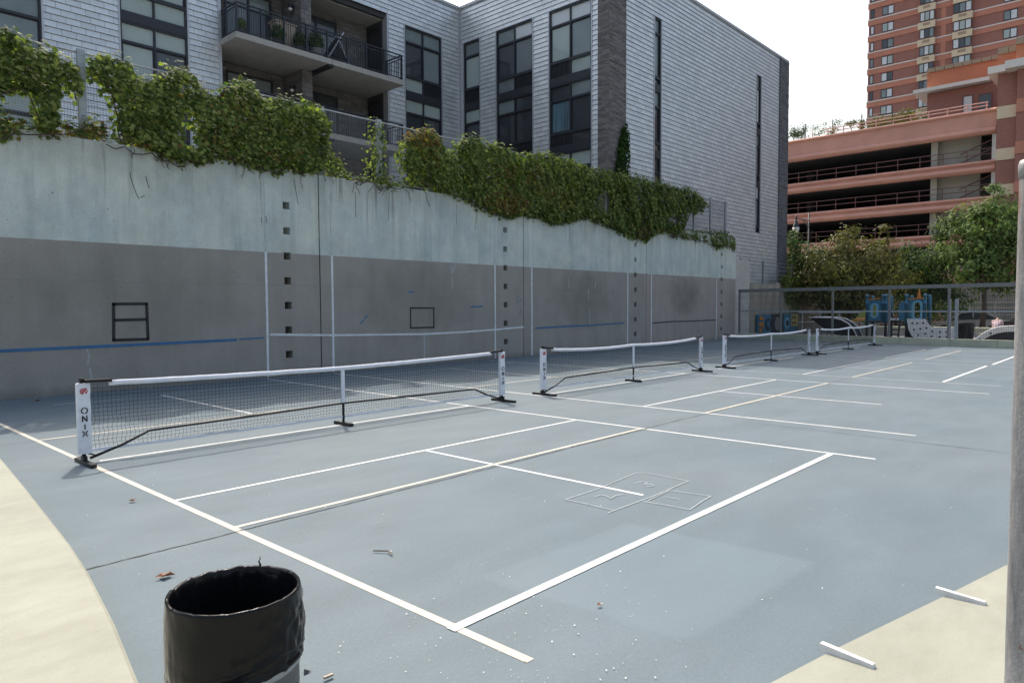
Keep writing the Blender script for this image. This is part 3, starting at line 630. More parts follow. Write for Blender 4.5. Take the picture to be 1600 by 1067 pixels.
ivy('low ivy strip trailing along the wall top at the left edge', [(-150,180),(0,172),(30,178),(60,195),(75,190),(100,192),(132,192)],
    [(-150,226),(0,219),(30,216),(60,212),(90,214),(110,216),(132,208)], 520, .10, 12, bulge=.3, autumn=((30, 195, 1.0, .3, .35), (110, 205, .4, .2, .5)))
ivy('small reddish ivy tuft at the foot of the first bare post', [(134,189),(150,186),(172,190)], [(134,208),(150,214),(172,212)], 560, .10, 13, bulge=.3, autumn=((155, 198, .3, .3, .5),))
ivy('large green ivy mass between the first bare post and the bare fence bays',
    [(145,92),(165,81),(190,84),(205,92),(215,106),(226,126),(245,117),(256,120),(268,106),(285,103),(300,108),(315,125),(330,142),(350,146),(362,132),(380,126),(396,128),(412,142),(428,168),(440,148),(470,158),(500,160),(516,178)],
    [(145,108),(160,128),(180,145),(186,160),(192,212),(220,222),(250,238),(262,246),(285,256),(300,252),(320,258),(345,247),(365,252),(400,262),(425,266),(440,276),(455,264),(480,270),(516,262)],
    520, .108, 14, bulge=.45, holes=((1.05, 5.7, .22, .55),), autumn=((370, 185, .6, .7, .16), (285, 148, .10, .08, .9), (330, 235, 1.0, .35, .14), (215, 225, .5, .2, .25), (450, 230, .7, .5, .10)))
ivy('thin ivy trail creeping along the wall top below the first mesh bays', [(168,212),(200,218),(240,232),(280,246),(300,250)], [(168,226),(200,236),(240,246),(262,256),(300,264)], 330, .09, 15, bulge=.16)
ivy('sparse ivy sprigs on the mesh beside the large green mass', [(516,182),(524,230),(535,240),(545,250),(552,270)], [(516,270),(524,275),(535,272),(545,272),(552,280)], 300, .085, 16, thin=.6, bulge=.2)
ivy('ivy climbing the lone fence post between the two green masses', [(588,192),(597,184),(606,186),(611,215)], [(588,270),(597,296),(606,292),(611,290)], 240, .075, 17, thin=.5, bulge=.2)
ivy('ivy trail hanging on the wall top below the lone post', [(545,270),(585,278),(612,272),(632,284),(655,288)], [(545,282),(585,288),(600,298),(632,296),(655,300)], 420, .085, 18, bulge=.2)
ivy('long dark ivy hedge on the fence to the right, reddish at its rounded start',
    [(638,232),(645,212),(656,202),(675,200),(690,206),(698,218),(708,238),(720,248),(725,222),(738,212),(752,214),(770,222),(782,224),(800,230),(820,241),(845,239),(870,239),(900,250),(925,262),(950,266),(1000,275),(1050,288),(1090,296),(1106,312)],
    [(638,258),(650,280),(665,287),(690,298),(715,306),(740,318),(770,332),(800,342),(820,336),(845,342),(870,352),(905,345),(925,342),(950,352),(985,370),(1000,376),(1015,378),(1030,366),(1045,362),(1062,372),(1072,362),(1080,338),(1106,328)],
    430, .112, 19, mat='ivy', bulge=.42, holes=((17.2, 5.8, .5, .45), (22.6, 5.6, .5, .3), (24.2, 5.6, .5, .6)), autumn=((668, 212, .85, .42, .75), (675, 248, .4, .3, .4), (795, 318, 1.3, .5, .55), (790, 270, .8, .6, .25), (840, 280, .8, .5, .3), (880, 310, 1.0, .5, .3), (1010, 365, 1.2, .4, .35)))
ivy('thin ivy trailing over the far end of the wall top', [(1050,362),(1080,360),(1110,362),(1140,362),(1154,370)], [(1050,372),(1080,374),(1110,380),(1125,392),(1140,386),(1154,394)], 300, .10, 20, thin=.3, bulge=.22)
# bare twigs hanging over the pale wall
mb = MB(); rr = random.Random(5)
for k in range(30):
    x = rr.choice([rr.uniform(-.3, 4), rr.uniform(4.5, 8), rr.uniform(9, 17), rr.uniform(17, 28)]); z = 5.17; pts = [(x, WY-.012, z)]
    dx = rr.uniform(-.10, .10)
    for s in range(rr.randint(2, 5)): x += dx+rr.uniform(-.06, .06); z -= rr.uniform(.03, .13); pts.append((x, WY-.012-rr.uniform(0, .02), z))
    mb.tube(pts, .006, 4)
tag(mb.build('dead_vine', M['vine'], loc=(8, WY, 5.1)), 'bare brown vine twigs hanging down over the top edge of the painted wall', 'vine')

# ------------------------------------------------------------------ the grey zinc apartment building
XW, YF, YB, XE = 19.8, 9.0, 18.33, 39.66
ROOF = 17.1
apt = thing('apartment_building', 'grey apartment building clad in zinc shingles with dark framed windows and a long balcony', 'building', (25, 15, 2.8))
rear = lambda u, z, d: (u, YB-d, z)
side = lambda u, z, d: (XW-d, -u, z)
front = lambda u, z, d: (u, YF-d, z)
def fbox(mb, fn, u0, u1, z0, z1, d0, d1):
    return mb.add([fn(u0,z0,d0),fn(u1,z0,d0),fn(u1,z1,d0),fn(u0,z1,d0),fn(u0,z0,d1),fn(u1,z0,d1),fn(u1,z1,d1),fn(u0,z1,d1)],
                  [(0,3,2,1),(4,5,6,7),(0,1,5,4),(1,2,6,5),(2,3,7,6),(3,0,4,7)])
D0 = -.12
core = MB().box(-16, 7.0, YB-D0, 32, 2.5, ROOF-.02).box(15.1, XE-.1, YB-D0, 32, 2.5, ROOF-.021).box(7.0, 15.1, 19.95, 32, 2.5, ROOF-.022).box(7.0, 15.1, YB-D0, 19.95, 15.32, ROOF-.023).box(7.0, 15.1, YB+.3, 19.95, 2.5, 5.9)
core.box(XW-D0, XE-.1, YF-D0, YB+.119, 2.5, ROOF-.024)
core.build('wall', M['core'], apt)
TW, TH, Z0, GAP = 0.44, 0.215, 15.3, 0.010  # GAP bares the dark underlay, imitating the shadow line under each course
def tile_mesh():
    mb = MB(); g = .004
    a, b = -TW/2+g, TW/2-g
    mb.add([(a,-.004,TH),(b,-.004,TH),(b,-.034,GAP),(a,-.034,GAP),(a,.004,TH),(b,.004,TH),(b,-.020,GAP),(a,-.020,GAP)],
           [(0,3,2,1),(4,5,6,7),(0,1,5,4),(1,2,6,5),(2,3,7,6),(3,0,4,7)])
    return mb
field = MB(); singles = []
def shingles(fn, u0, u1, zlo, zhi, openings, single=False):
    i0 = math.floor((Z0-zhi)/TH); i1 = math.ceil((Z0-zlo)/TH)
    for i in range(i0, i1):
        zb = Z0-(i+1)*TH; zt = min(zb+TH, zhi)
        if zt-zb < .03: continue
        iv = [(u0, u1)]
        for a, b, za, zc in openings:
            if zb+TH*.5 > za and zb+TH*.5 < zc:
                iv = [s for (p, q) in iv for s in ((p, min(q, a)), (max(p, b), q)) if s[1]-s[0] > .02]
        off = (i % 3)*TW/3
        k0 = math.floor((u0-off)/TW)-1
        for k in range(k0, math.ceil((u1-off)/TW)+1):
            a, b = off+k*TW, off+(k+1)*TW
            for p, q in iv:
                s, e = max(a, p), min(b, q)
                if e-s < .02: continue
                full = abs(e-s-TW) < 1e-6 and zt-zb > TH-.001
                if full and single: singles.append(((s+e)/2, zb)); continue
                g = .004; t = zt; zg = zb+GAP
                field.add([fn(s+g,t,.004),fn(e-g,t,.004),fn(e-g,zg,.034),fn(s+g,zg,.034),fn(s+g,t,-.004),fn(e-g,t,-.004),fn(e-g,zg,.020),fn(s+g,zg,.020)],
                          [(0,3,2,1),(4,5,6,7),(0,1,5,4),(1,2,6,5),(2,3,7,6),(3,0,4,7)])
W0, WA, WD = (-3.4, 1.08), (3.40, 5.79), (16.12, 18.52)
ZLOW = 4.3
shingles(rear, 1.08, 7.0, ZLOW, ROOF, [(*WA, 0, 15.3)], True)
shingles(rear, 15.12, XW-.02, ZLOW, ROOF, [(*WD, 0, 15.3)], True)
shingles(rear, 7.0, 15.12, 15.52, ROOF, [])
shingles(rear, -15, 1.08, ZLOW, ROOF, [(*W0, 0, 15.3), (-8.2, -5.8, 0, 15.3)])
WC = [(-18.06, -16.84), (-15.72, -13.30), (-12.32, -9.88)]
shingles(side, -YB+.02, -9.54, ZLOW, ROOF, [(a, b, 0, 15.3) for a, b in WC])
SL = [(23.5, 24.15), (34.95, 35.6)]
shingles(front, 21.1, 38.3, 2.9, ROOF, [(SL[0][0], SL[0][1], 6.1, 15.3), (SL[1][0], SL[1][1], 6.1, 15.3)])
singles.sort(key=lambda s: (s[0]-CP[0])**2+(s[1]-9.5)**2*2)
tile_me = None
for u, zb in singles[:300]:
    if tile_me is None:
        o = tile_mesh().build('shingle', M['zinc_part'], apt); tile_me = o.data
        # the mesh was shifted by the parent offset: undo it so that copies share one centred mesh
        for v in tile_me.vertices: v.co += origin_of(apt)
    else:
        o = bpy.data.objects.new('shingle', tile_me); C.objects.link(o); o.parent = apt
    o.location = Vector((u, YB, zb)) - origin_of(apt)
for u, zb in singles[300:]:
    g = .004; s, e, t, zg = u-TW/2, u+TW/2, zb+TH, zb+GAP
    field.add([rear(s+g,t,.004),rear(e-g,t,.004),rear(e-g,zg,.034),rear(s+g,zg,.034),rear(s+g,t,-.004),rear(e-g,t,-.004),rear(e-g,zg,.020),rear(s+g,zg,.020)],
              [(0,3,2,1),(4,5,6,7),(0,1,5,4),(1,2,6,5),(2,3,7,6),(3,0,4,7)])
field.build('shingle_field', M['zinc'], apt, kind='stuff', recalc=False)
def trim(fn, *a): o = fbox(MB(), fn, *a).build('metal_trim', M['trim'], apt)
for fn, cols_ in ((rear, (WA, WD, W0)), (side, WC)):
    for a, b in cols_:
        for u in (a, b): trim(fn, u-.03, u+.03, ZLOW, 15.33, -.119, .04)
        trim(fn, a+.031, b-.031, 15.30, 15.34, -.119, .045)
for (a, b) in SL:
    for u in (a, b): trim(front, u-.035, u+.035, 6.1, 15.33, -.119, .045)
for u in (7.0, 15.12): trim(rear, u-.06, u+.06, ZLOW, 15.5, -.30, .045)
trim(rear, XW-.10, XW-.032, ZLOW, ROOF, -.11, .055)
trim(side, -YB+.058, -YB+.12, ZLOW, ROOF, -.11, .05)
cp = MB()
fbox(cp, rear, -16, XW-.1, ROOF, ROOF+.13, -.5, .07); fbox(cp, side, -YB-.3, -YF-.075, ROOF+.001, ROOF+.131, -.5, .07); fbox(cp, front, XW-.07, XE+.07, ROOF+.002, ROOF+.132, -.5, .07)
cp.build('roof_coping', M['lip'], apt)
MB().box(XE-.1, XE, YF-D0, 32, 2.5, ROOF-.03).build('end_wall', M['pierbrick2'], apt)
rf = MB().box(-16, XE-.5, YB+.5, 32, ROOF-.015, ROOF+.03).box(XW+.5, XE-.5, YF+.5, YB+.5, ROOF-.014, ROOF+.031)
rf.build('roof', M['roofgrey'], apt)
MB().box(16.9, 24, 21.5, 26, ROOF+.032, ROOF+1.6).build('roof_bulkhead', M['trim'], apt)
MB().box(30.35, 31.1, 12.4, 13.2, ROOF+.032, ROOF+1.25).build('chimney', M['beigebrick'], apt)
MB().tube([(26.9, 9.9, ROOF+.03), (26.9, 9.9, ROOF+.5)], .06, 6).build('vent_pipe', M['frame'], apt)

def brickwork(fn, u0, u1, z0, z1, bw, bh, d, mat, joint=.010, jit=.006, seed=1, nm='brick_courses', back=None):
    r = random.Random(seed); mb = MB(); i = 0; z = z0
    while z < z1-.02:
        zt = min(z+bh, z1); off = (i % 2)*bw/2; u = u0-off
        while u < u1-.001:
            a, b = max(u, u0), min(u+bw, u1); u += bw
            if b-a < .03: continue
            dd = d+r.uniform(-jit, jit)
            fbox(mb, fn, a+joint/2, b-joint/2, z+joint/2, zt-joint/2, d-.05, dd)
        z += bh; i += 1
    return mb.build(nm, M[mat], apt, kind='stuff', recalc=False)
# brick corner pier, on both faces of the wing's corner
brickwork(side, -9.54, -YF+.05, 3.0, ROOF-.02, .40, .100, .05, 'pierbrick', seed=3, jit=.012)
brickwork(front, XW-.03, 21.1, 3.0, ROOF-.02, .40, .100, .052, 'pierbrick', seed=4, jit=.012)
pm = MB(); fbox(pm, side, -9.54, -YF-.01, 3.0, ROOF-.02, -.119, .035); fbox(pm, front, XW-.02, 21.1, 3.0, ROOF-.021, -.119, .036); pm.build('pier_mortar', M['mortar'], apt)
brickwork(front, 38.3, XE, 2.8, ROOF-.02, .40, .10, .10, 'pierbrick2', seed=5, jit=.010)
pm = MB(); fbox(pm, front, 38.3, XE, 2.8, ROOF-.02, -.119, .085); pm.build('pier_mortar', M['mortar'], apt)
for z in (12.15, 9.2, 6.1):
    for q in ((front, 38.31, XE-.01, z-.02, z+.02, .0, .112), (side, -9.53, -YF-.045, z+.18, z+.205, .0, .064), (front, XW-.045, 21.09, z+.18, z+.205, .0, .066)):
        fbox(MB(), *q).build('pier_joint', M['core'], apt)

def window(fn, u0, u1, zt, zb, cols, tdrop, ldrop, mats, spandrel=True, parent=apt):
    """frame with transom row, main row and low row; mats are listed left to right, top row first"""
    fw = .055; mb = MB()
    fbox(mb, fn, u0+.032, u0+.032+fw, zb, zt, -.115, .0); fbox(mb, fn, u1-.032-fw, u1-.032, zb, zt, -.115, .0)
    a, b = u0+.032+fw, u1-.032-fw
    rows = [zt-.03, zt-tdrop, zt-ldrop, zb]
    fbox(mb, fn, a, b, zt-.06, zt, -.115, -.001)
    fbox(mb, fn, a, b, zt-tdrop-.045, zt-tdrop+.045, -.115, -.002); fbox(mb, fn, a, b, zt-ldrop-.06, zt-ldrop+.06, -.115, .012)
    if spandrel: fbox(mb, fn, u0+.032, u1-.032, zb-.36, zb-.001, -.115, .014)
    us = [a+(b-a)*i/cols for i in range(cols+1)]
    zr = [(zt-.06, zt-tdrop+.045), (zt-tdrop-.045, zt-ldrop+.06), (zt-ldrop-.06, zb)]
    for u in us[1:-1]:
        for z1, z0 in zr: fbox(mb, fn, u-.03, u+.03, z0, z1, -.115, -.004)
    o = mb.build('window', M['frame'], parent)
    for ri, (z1, z0) in enumerate(zr):
        for ci in range(cols):
            p = us[ci]+(.03 if ci else 0); q = us[ci+1]-(.03 if ci < cols-1 else 0); mt = mats[ri*cols+ci]; pb = MB()
            if mt == 'louver':
                fbox(pb, fn, p+.002, q-.002, z0+.002, z1-.002, -.115, -.05)
                k = int((q-p)/.07)
                for j in range(1, k): fbox(pb, fn, p+(q-p)*j/k-.012, p+(q-p)*j/k+.012, z0+.004, z1-.004, -.05, -.02)
                pb.build('vent_grille', M['louver'], o)
            else:
                if ri == 1:   # sash of the sliding pane stands proud
                    sm = MB(); dd = -.045 if ci == 0 else -.06
                    for e in ((p+.002, p+.04, z0+.002, z1-.002), (q-.04, q-.002, z0+.002, z1-.002), (p+.041, q-.041, z0+.002, z0+.04), (p+.041, q-.041, z1-.04, z1-.002)): fbox(sm, fn, *e, -.115, dd)
                    sm.build('sash', M['frame'], o); p += .041; q -= .041; z0_, z1_ = z0+.041, z1-.041
                else: p += .002; q -= .002; z0_, z1_ = z0+.002, z1-.002
                fbox(pb, fn, p, q, z0_, z1_, -.114, -.085); pb.build('pane', M[mt], o)
    return o
def column(fn, u, cols, floors):
    for (zt, zb, td, ld), mats in zip(((15.27, 12.23, .72, 2.37), (11.865, 9.11, .70, 2.2), (8.745, 6.0, .70, 2.2)), floors): window(fn, u[0], u[1], zt, zb, cols, td, ld, mats, zb > 6.5)
D, B1, B2, CU_, WH, BR, LV = 'g_dark', 'g_blind', 'g_grey', 'g_curtain', 'g_white', 'g_brown', 'louver'
column(side, WC[2], 2, [[WH, WH, B1, B2, LV, B1], [D, B2, CU_, D, LV, D], [B1, B1, D, D, LV, D]])  # top transoms: sky reflection put into the white pane colour
column(side, WC[1], 2, [[B2, WH, D, 'g_slat', 'g_slat', LV], [B2, D, D, D, D, LV], [D, D, D, D, D, LV]])  # top left transom: reflected facade put into the grey pane colour
column(side, WC[0], 1, [['g_slat', B1, LV], [B1, D, D], [D, D, LV]])
column(rear, WD, 2, [[B2, B2, D, B2, B1, LV], [B1, B1, D, D, D, LV], [D, D, D, D, D, LV]])  # top transoms: reflection painted as plain grey panes
column(rear, WA, 2, [[B1, B2, B2, B1, B1, B1], [B1, B1, B1, D, B2, LV], [D, D, D, D, D, D]])
column(rear, W0, 2, [[B2, B2, B2, B2, B2, B2], [B2, B2, B2, B2, B2, B2], [B1, B1, B1, B1, B1, D]])
column(rear, (-8.2, -5.8), 2, [[B2, B1, B2, B1, LV, B1], [B1, B2, D, B2, LV, D], [D]*6])
for (u0, u1), ms in ((SL[0], [B2, B2, D, B2, D, BR, D, BR, D]), (SL[1], [B2, WH, D, B2, BR, D, WH, B2, D])):
    for j, (zt, zb, td, ld) in enumerate(((15.27, 12.23, .7, 2.75), (11.9, 9.11, .75, 2.45), (8.8, 6.12, .75, 2.4))):
        window(front, u0+.004, u1-.004, zt, zb, 1, td, ld, ms[j*3:j*3+3], zb > 6.5)

# recessed balconies between X 7 and 15.1
RB = 19.9
PX0, PX1 = 10.57, 11.06
for z0, z1 in ((12.12, 15.3), (9.05, 11.9), (5.9, 8.8)):
    k = 0
rc = MB()
rc.box(7.062, 15.058, YB+.31, RB, 15.28, 15.315)
rc.build('recess_ceiling', M['slab'], apt)
for (zs, zt2) in ((12.12, 15.28), (9.05, 11.87), (5.91, 8.8)):
    bw = MB().box(7.0, 15.1, RB-.001, RB+.04, zs, zt2)
    bw.build('recess_wall', M['mortar'], apt)
    rw = lambda u, z, d: (u, RB-d, z)
    for a, b in ((7.07, 8.0), (10.0, 10.57), (11.06, 11.2), (13.3, 15.05)):
        brickwork(rw, a, b, zs, zt2, .40, .19, .03, 'block', seed=int(a*10), nm='block_courses')
    # deep windows / doors to the balcony
    for a, b, ms in ((8.0, 10.0, [B2, D, B2]), (11.2, 13.3, [D, B2, D])):
        fm = MB()
        for u in (a, a+(b-a)/2, b): fbox(fm, rw, u-.05, u+.05, zs+.02, zt2-.3, .0, .07)
        fbox(fm, rw, a+.05, b-.05, zt2-.38, zt2-.3, .0, .069); fbox(fm, rw, a+.05, b-.05, zt2-1.0, zt2-.92, .0, .068); fbox(fm, rw, a+.05, b-.05, zs+.02, zs+.12, .0, .067)
        wo_ = fm.build('balcony_window', M['frame'], apt)
        for j in range(2):
            p, q = a+(b-a)*j/2+.052, a+(b-a)*(j+1)/2-.052
            pb = MB(); fbox(pb, rw, p, q, zs+.122, zt2-1.002, .002, .03); pb.build('pane', M[ms[j]], wo_)
            pb = MB(); fbox(pb, rw, p, q, zt2-.918, zt2-.382, .002, .03); pb.build('pane', M[ms[2]], wo_)
    # pier and dividing wall
    pf = lambda u, z, d: (u, YB-d, z); ps = lambda u, z, d: (PX0-d, -u, z); ps2 = lambda u, z, d: (PX1+d, u, z)
    MB().box(PX0+.02, PX1-.02, YB+.02, RB-.002, zs, zt2).build('balcony_pier', M['mortar'], apt)
    brickwork(pf, PX0, PX1, zs, zt2, .33, .19, .0, 'block', seed=int(zs*7), nm='block_courses')
    brickwork(ps, -RB+.04, -YB-.01, zs, zt2, .40, .19, .0, 'block', seed=int(zs*9), nm='block_courses')
    brickwork(ps2, YB+.01, RB-.04, zs, zt2, .40, .19, .0, 'block', seed=int(zs*11), nm='block_courses')
    # end walls of the recess; the right one has a glazed door
    MB().box(7.0, 7.06, YB+.302, RB-.002, zs, zt2).build('recess_wall', M['mortar'], apt)
    MB().box(15.06, 15.1, YB+.302, RB-.002, zs, zt2).build('recess_wall', M['core'], apt)
    dr = MB().box(15.0, 15.058, YB+.40, YB+.48, zs, zt2-.25).box(15.0, 15.058, RB-.3, RB-.22, zs, zt2-.25).box(15.001, 15.058, YB+.481, RB-.301, zt2-.33, zt2-.251).box(15.001, 15.058, YB+.481, RB-.301, zs+1.05, zs+1.13).build('balcony_door', M['frame'], apt)
    MB().box(15.03, 15.057, YB+.482, RB-.302, zs+1.132, zt2-.332).build('pane', M['g_dark'], dr)
    MB().box(15.03, 15.057, YB+.482, RB-.302, zs+.01, zs+1.048).build('pane', M['g_dark'], dr)
    # wall lamp on the dividing wall
    lp = MB().lathe((PX0-.16, 18.9, zt2-.75), [(.02, .14), (.10, .12), (.12, .05), (.10, -.02)], 12).box(PX0-.10, PX0-.015, 18.87, 18.93, zt2-.72, zt2-.60).build('wall_lamp', M['frame'], apt, True)
    MB().lathe((PX0-.16, 18.9, zt2-.75), [(.095, -.025), (.085, -.09), (.03, -.13)], 12).build('lamp_glass', M['lampglass'], lp, True)
# slabs and railings
def balcony(zs, rail_z, nm):
    y0 = 17.0
    s = MB().box(7.0, 11.20, y0, RB, zs-.22, zs).box(11.22, 15.04, y0+.002, RB, zs-.221, zs-.001)
    sl_ = s.build('balcony_slab', M['slab'], apt)
    MB().box(11.04, 11.30, y0+.06, RB-.05, zs-.30, zs-.222).build('slab_beam', M['frame'], sl_)
    r = MB()
    rz = zs+rail_z; ys = y0+.09; x0, x1 = 7.09, 14.95
    for z, t in ((rz, .05), (rz-.14, .032), (zs+.10, .035)):
        r.bar((x0, ys, z), (x1, ys, z), t, t); r.bar((x0, ys+.02, z), (x0, YB+.25, z), t, t); r.bar((x1, ys+.02, z), (x1, YB-.06, z), t, t)
    ro = r.build('balcony_railing', M['rail'], apt)
    for i in range(9):
        x = x0+(x1-x0)*i/8; MB().box(x-.032, x+.032, ys-.033, ys+.031, zs, rz+.02).build('railing_post', M['rail'], ro)
    MB().box(x1-.03, x1+.03, YB-.14, YB-.07, zs, rz+.02).box(x0-.03, x0+.03, YB-.16, YB-.10, zs, rz+.02).build('railing_post', M['rail'], ro)
    b = MB()
    for i in range(1, 80):
        if i % 10: x = x0+(x1-x0)*i/80; b.bar((x, ys, zs+.11), (x, ys, rz-.15), .014)
    for i in range(1, 11):
        y = ys+(YB-ys-.1)*i/11; b.bar((x0, y, zs+.11), (x0, y, rz-.15), .014); b.bar((x1, y, zs+.11), (x1, y, rz-.15), .014)
    b.build('baluster', M['rail'], ro, kind='stuff')
balcony(12.12, 1.12, 'upper'); balcony(9.05, 1.05, 'lower'); balcony(5.95, 1.05, 'low')

# things on the upper balcony
def potted(name, x, y, z, r, h, fr, label, n, mat='deep', pot='pot'):
    t = thing(name, label, 'plant', (x, y, z), 'potted plants on the balcony')
    MB().lathe((x, y, z), [(r*.75, 0), (r, h), (r*1.05, h), (r*1.05, h-.03), (r*.9, h-.03)], 14).build('pot', M[pot], t)
    g = np.random.default_rng(int(x*100)); P = g.normal(0, 1, (n, 3)); P /= np.linalg.norm(P, axis=1, keepdims=True); P *= fr*g.uniform(.3, 1, (n, 1))**.5; P[:, 2] *= 1.15
    leaf_mesh('foliage', P+np.array([x, y, z+h+fr*.8]), P+g.normal(0, .2*fr, (n, 3)), .09, M[mat], t, QUAD, QUAD_F, kind='stuff')
potted('potted_shrub', 7.45, 17.45, 12.121, .22, .30, .22, 'small conifer in a dark pot at the left corner of the upper balcony', 500, 'fresh')
potted('potted_shrub', 8.95, 17.4, 12.121, .24, .26, .34, 'bushy plant in a dark pot in front of the wooden cabinet on the upper balcony', 700)
potted('potted_shrub', 9.95, 17.4, 12.121, .24, .26, .32, 'bushy plant just right of the wooden cabinet on the upper balcony', 700)
potted('potted_shrub', 10.7, 17.42, 12.121, .30, .36, .38, 'bushy plant in a big grey pot near the middle of the upper balcony', 800, 'deep', 'potg')
cb_ = thing('balcony_cabinet', 'pale wooden slatted cabinet standing on the upper balcony', 'cabinet', (9.5, 17.95, 12.121))
MB().box(9.06, 9.94, 17.72, 18.2, 12.121, 13.28).build('carcass', M['wood'], cb_)
MB().box(9.0, 10.0, 17.66, 18.24, 13.282, 13.33).build('top', M['wood'], cb_)
for i in range(7): MB().box(9.07+i*.125, 9.07+i*.125+.105, 17.695, 17.719, 12.15, 13.26).build('slat', M['wood'], cb_)
ln = thing('covered_lounger', 'folded dark sling chair leaning behind the upper balcony railing', 'chair', (11.6, 17.7, 12.121))
mb = MB()
for dy in (-.3, .3): mb.bar((11.15, 17.7+dy, 12.14), (12.05, 17.7+dy, 13.55), .05); mb.bar((12.35, 17.7+dy, 12.14), (11.75, 17.7+dy, 13.30), .05)
mb.bar((12.05, 17.39, 13.55), (12.05, 18.01, 13.55), .05)
mb.build('frame', M['galv'], ln)
MB().prism([(11.35, 12.5), (12.02, 13.5), (12.08, 13.45), (11.8, 12.95), (12.3, 12.5), (12.25, 12.42), (11.6, 12.45)], lambda u, v, d: (u, d, v), 17.43, 17.97).build('sling', M['black'], ln)

# ivy on the corner pier
def pier_ivy():
    root = thing('ivy', 'narrow upright ivy on the brick corner pier of the grey building', 'ivy', (20.6, 9, 8)); r = np.random.default_rng(3); n = 2600
    X = r.uniform(20.05, 21.1, n); s = (X-20.05)/1.05
    top = 8.15+1.5*np.clip(s*1.4, 0, 1)+.35*vnoise(X, X*0, 14, 3); Z = r.uniform(6.3, 9.8, n); ok = (Z < top) & (X > 20.5-.45*np.clip((9.2-Z)/2.2, 0, 1)+r.normal(0, .05, n))
    X, Z = X[ok], Z[ok]; k = len(X)
    leaf_mesh('foliage', np.stack([X, 8.93-r.uniform(0, .22, k), Z], 1), np.stack([r.normal(0, .5, k), -np.ones(k), .4+r.normal(0, .4, k)], 1), .12*r.uniform(.6, 1.2, k), M['ivy_dark'], root, kind='stuff')
pier_ivy()

# ------------------------------------------------------------------ concrete side wall with terrace railing behind the playground
SY = 8.2
sw = thing('concrete_wall', 'low bare concrete wall behind the play panels with ivy hanging over it', 'wall', (38, SY, 0))
for a, b, z1 in ((32.6, 36.2, 2.98), (36.215, 39.9, 3.1), (39.915, 43.6, 3.22)):
    MB().box(a, b, SY, SY+.5, 0, 2.25).build('wall_panel', M['sidewall'], sw); MB().box(a, b, SY+.001, SY+.5, 2.265, z1).build('wall_panel', M['sidewall'], sw)
MB().box(32.6, 43.6, SY+.02, SY+.48, 2.24, 2.275).build('wall_joint', M['crack'], sw)
MB().box(31.9, 32.598, SY+.03, 9.5, 0, 3.0).build('wall_corner', M['concrete'], sw)
tr_ = thing('terrace_railing', 'thin grey post and cable railing on the low concrete wall by the grey building', 'railing', (36, SY+.3, 3.0))
for x in (31.95, 33.1, 35.0, 37.2, 39.5, 41.6, 43.4): MB().box(x-.04, x+.04, SY+.26, SY+.34, 2.9, 4.35).build('post', M['greypaint'], tr_)
for z in (3.35, 3.6, 3.85, 4.1, 4.3): MB().tube([(31.99, SY+.3, z), (43.36, SY+.3, z)], .010, 5).build('cable', M['galv'], tr_)
def hang_ivy():
    root = thing('ivy', 'green ivy hanging over the low concrete wall above the play panels', 'ivy', (40.5, SY, 3)); r = np.random.default_rng(8); n = 2600
    X = r.uniform(36.8, 43.7, n); bot = 2.0-.75*np.exp(-((X-39.0)/1.0)**2)-.3*np.exp(-((X-42.6)/.7)**2)+.25*vnoise(X, X*0, 4, 4); bot = np.where(X < 37.6, bot+(37.6-X)*1.2, bot)
    Z = bot+(3.5-bot)*r.uniform(0, 1, n)**.8
    leaf_mesh('foliage', np.stack([X, SY-.03-r.uniform(0, .3, n), Z], 1), np.stack([r.normal(0, .5, n), -np.ones(n), .4+r.normal(0, .4, n)], 1), (.17*r.uniform(.6, 1.2, n)), M['ivy'], root, QUAD, QUAD_F, kind='stuff')
hang_ivy()

# play panels on that wall
pp = thing('activity_board', 'row of blue activity panels with orange knobs fixed along the low concrete wall', 'play panel', (36, SY-.1, .05))
xs_ = [33.3, 34.25, 35.25, 37.15, 38.15, 39.5]
for i, (a, b) in enumerate(zip(xs_, xs_[1:])):
    c = 'skirt' if i == 2 else 'teal'
    pb = MB().box(a+.02, b-.02, SY-.14, SY-.06, .03, 1.2).build('panel', M[c], pp)
    cx = (a+b)/2
    if i == 0:
        for q, z in ((-.15, .98), (.18, .94), (-.2, .62), (.12, .6), (-.1, .28), (.22, .38)): MB().lathe((0, 0, 0), [(.0, 0), (.10, .02), (.10, .05), (.0, .08)], 10)
        kb = MB()
        for q, z, r_ in ((-.12, .98, .13), (.2, .95, .10), (-.2, .62, .12), (.15, .60, .15), (-.12, .28, .12), (.22, .40, .07)):
            kb.tube([(cx+q, SY-.145, z), (cx+q, SY-.20, z)], r_, 10)
        kb.build('knob', M['orange'], pp)
    elif i in (1, 3):
        MB().tube([(cx, SY-.142, .62), (cx, SY-.17, .62)], .36, 20).build('dial', M['skirt' if i == 1 else 'teal_l'], pp); MB().tube([(cx, SY-.172, .62), (cx, SY-.19, .62)], .2, 16).build('dial_hub', M['teal' if i == 1 else 'skirt'], pp)
    elif i == 2:
        MB().tube([(cx, SY-.142, .6), (cx, SY-.16, .6)], .42, 20).build('dial', M['greypaint'], pp)
    else:
        MB().box(a+.2, b-.15, SY-.17, SY-.142, .42, 1.16).build('picture_board', M['amber'], pp)
        q = MB()
        for x, z in ((.38, .95), (.72, .95), (.40, .62), (.74, .62)): q.box(a+x-.05, a+x+.05, SY-.19, SY-.172, z-.1, z+.1).box(a+x-.08, a+x+.08, SY-.192, SY-.173, z-.03, z+.03)
        q.build('picture_piece', M['skirt'], pp)

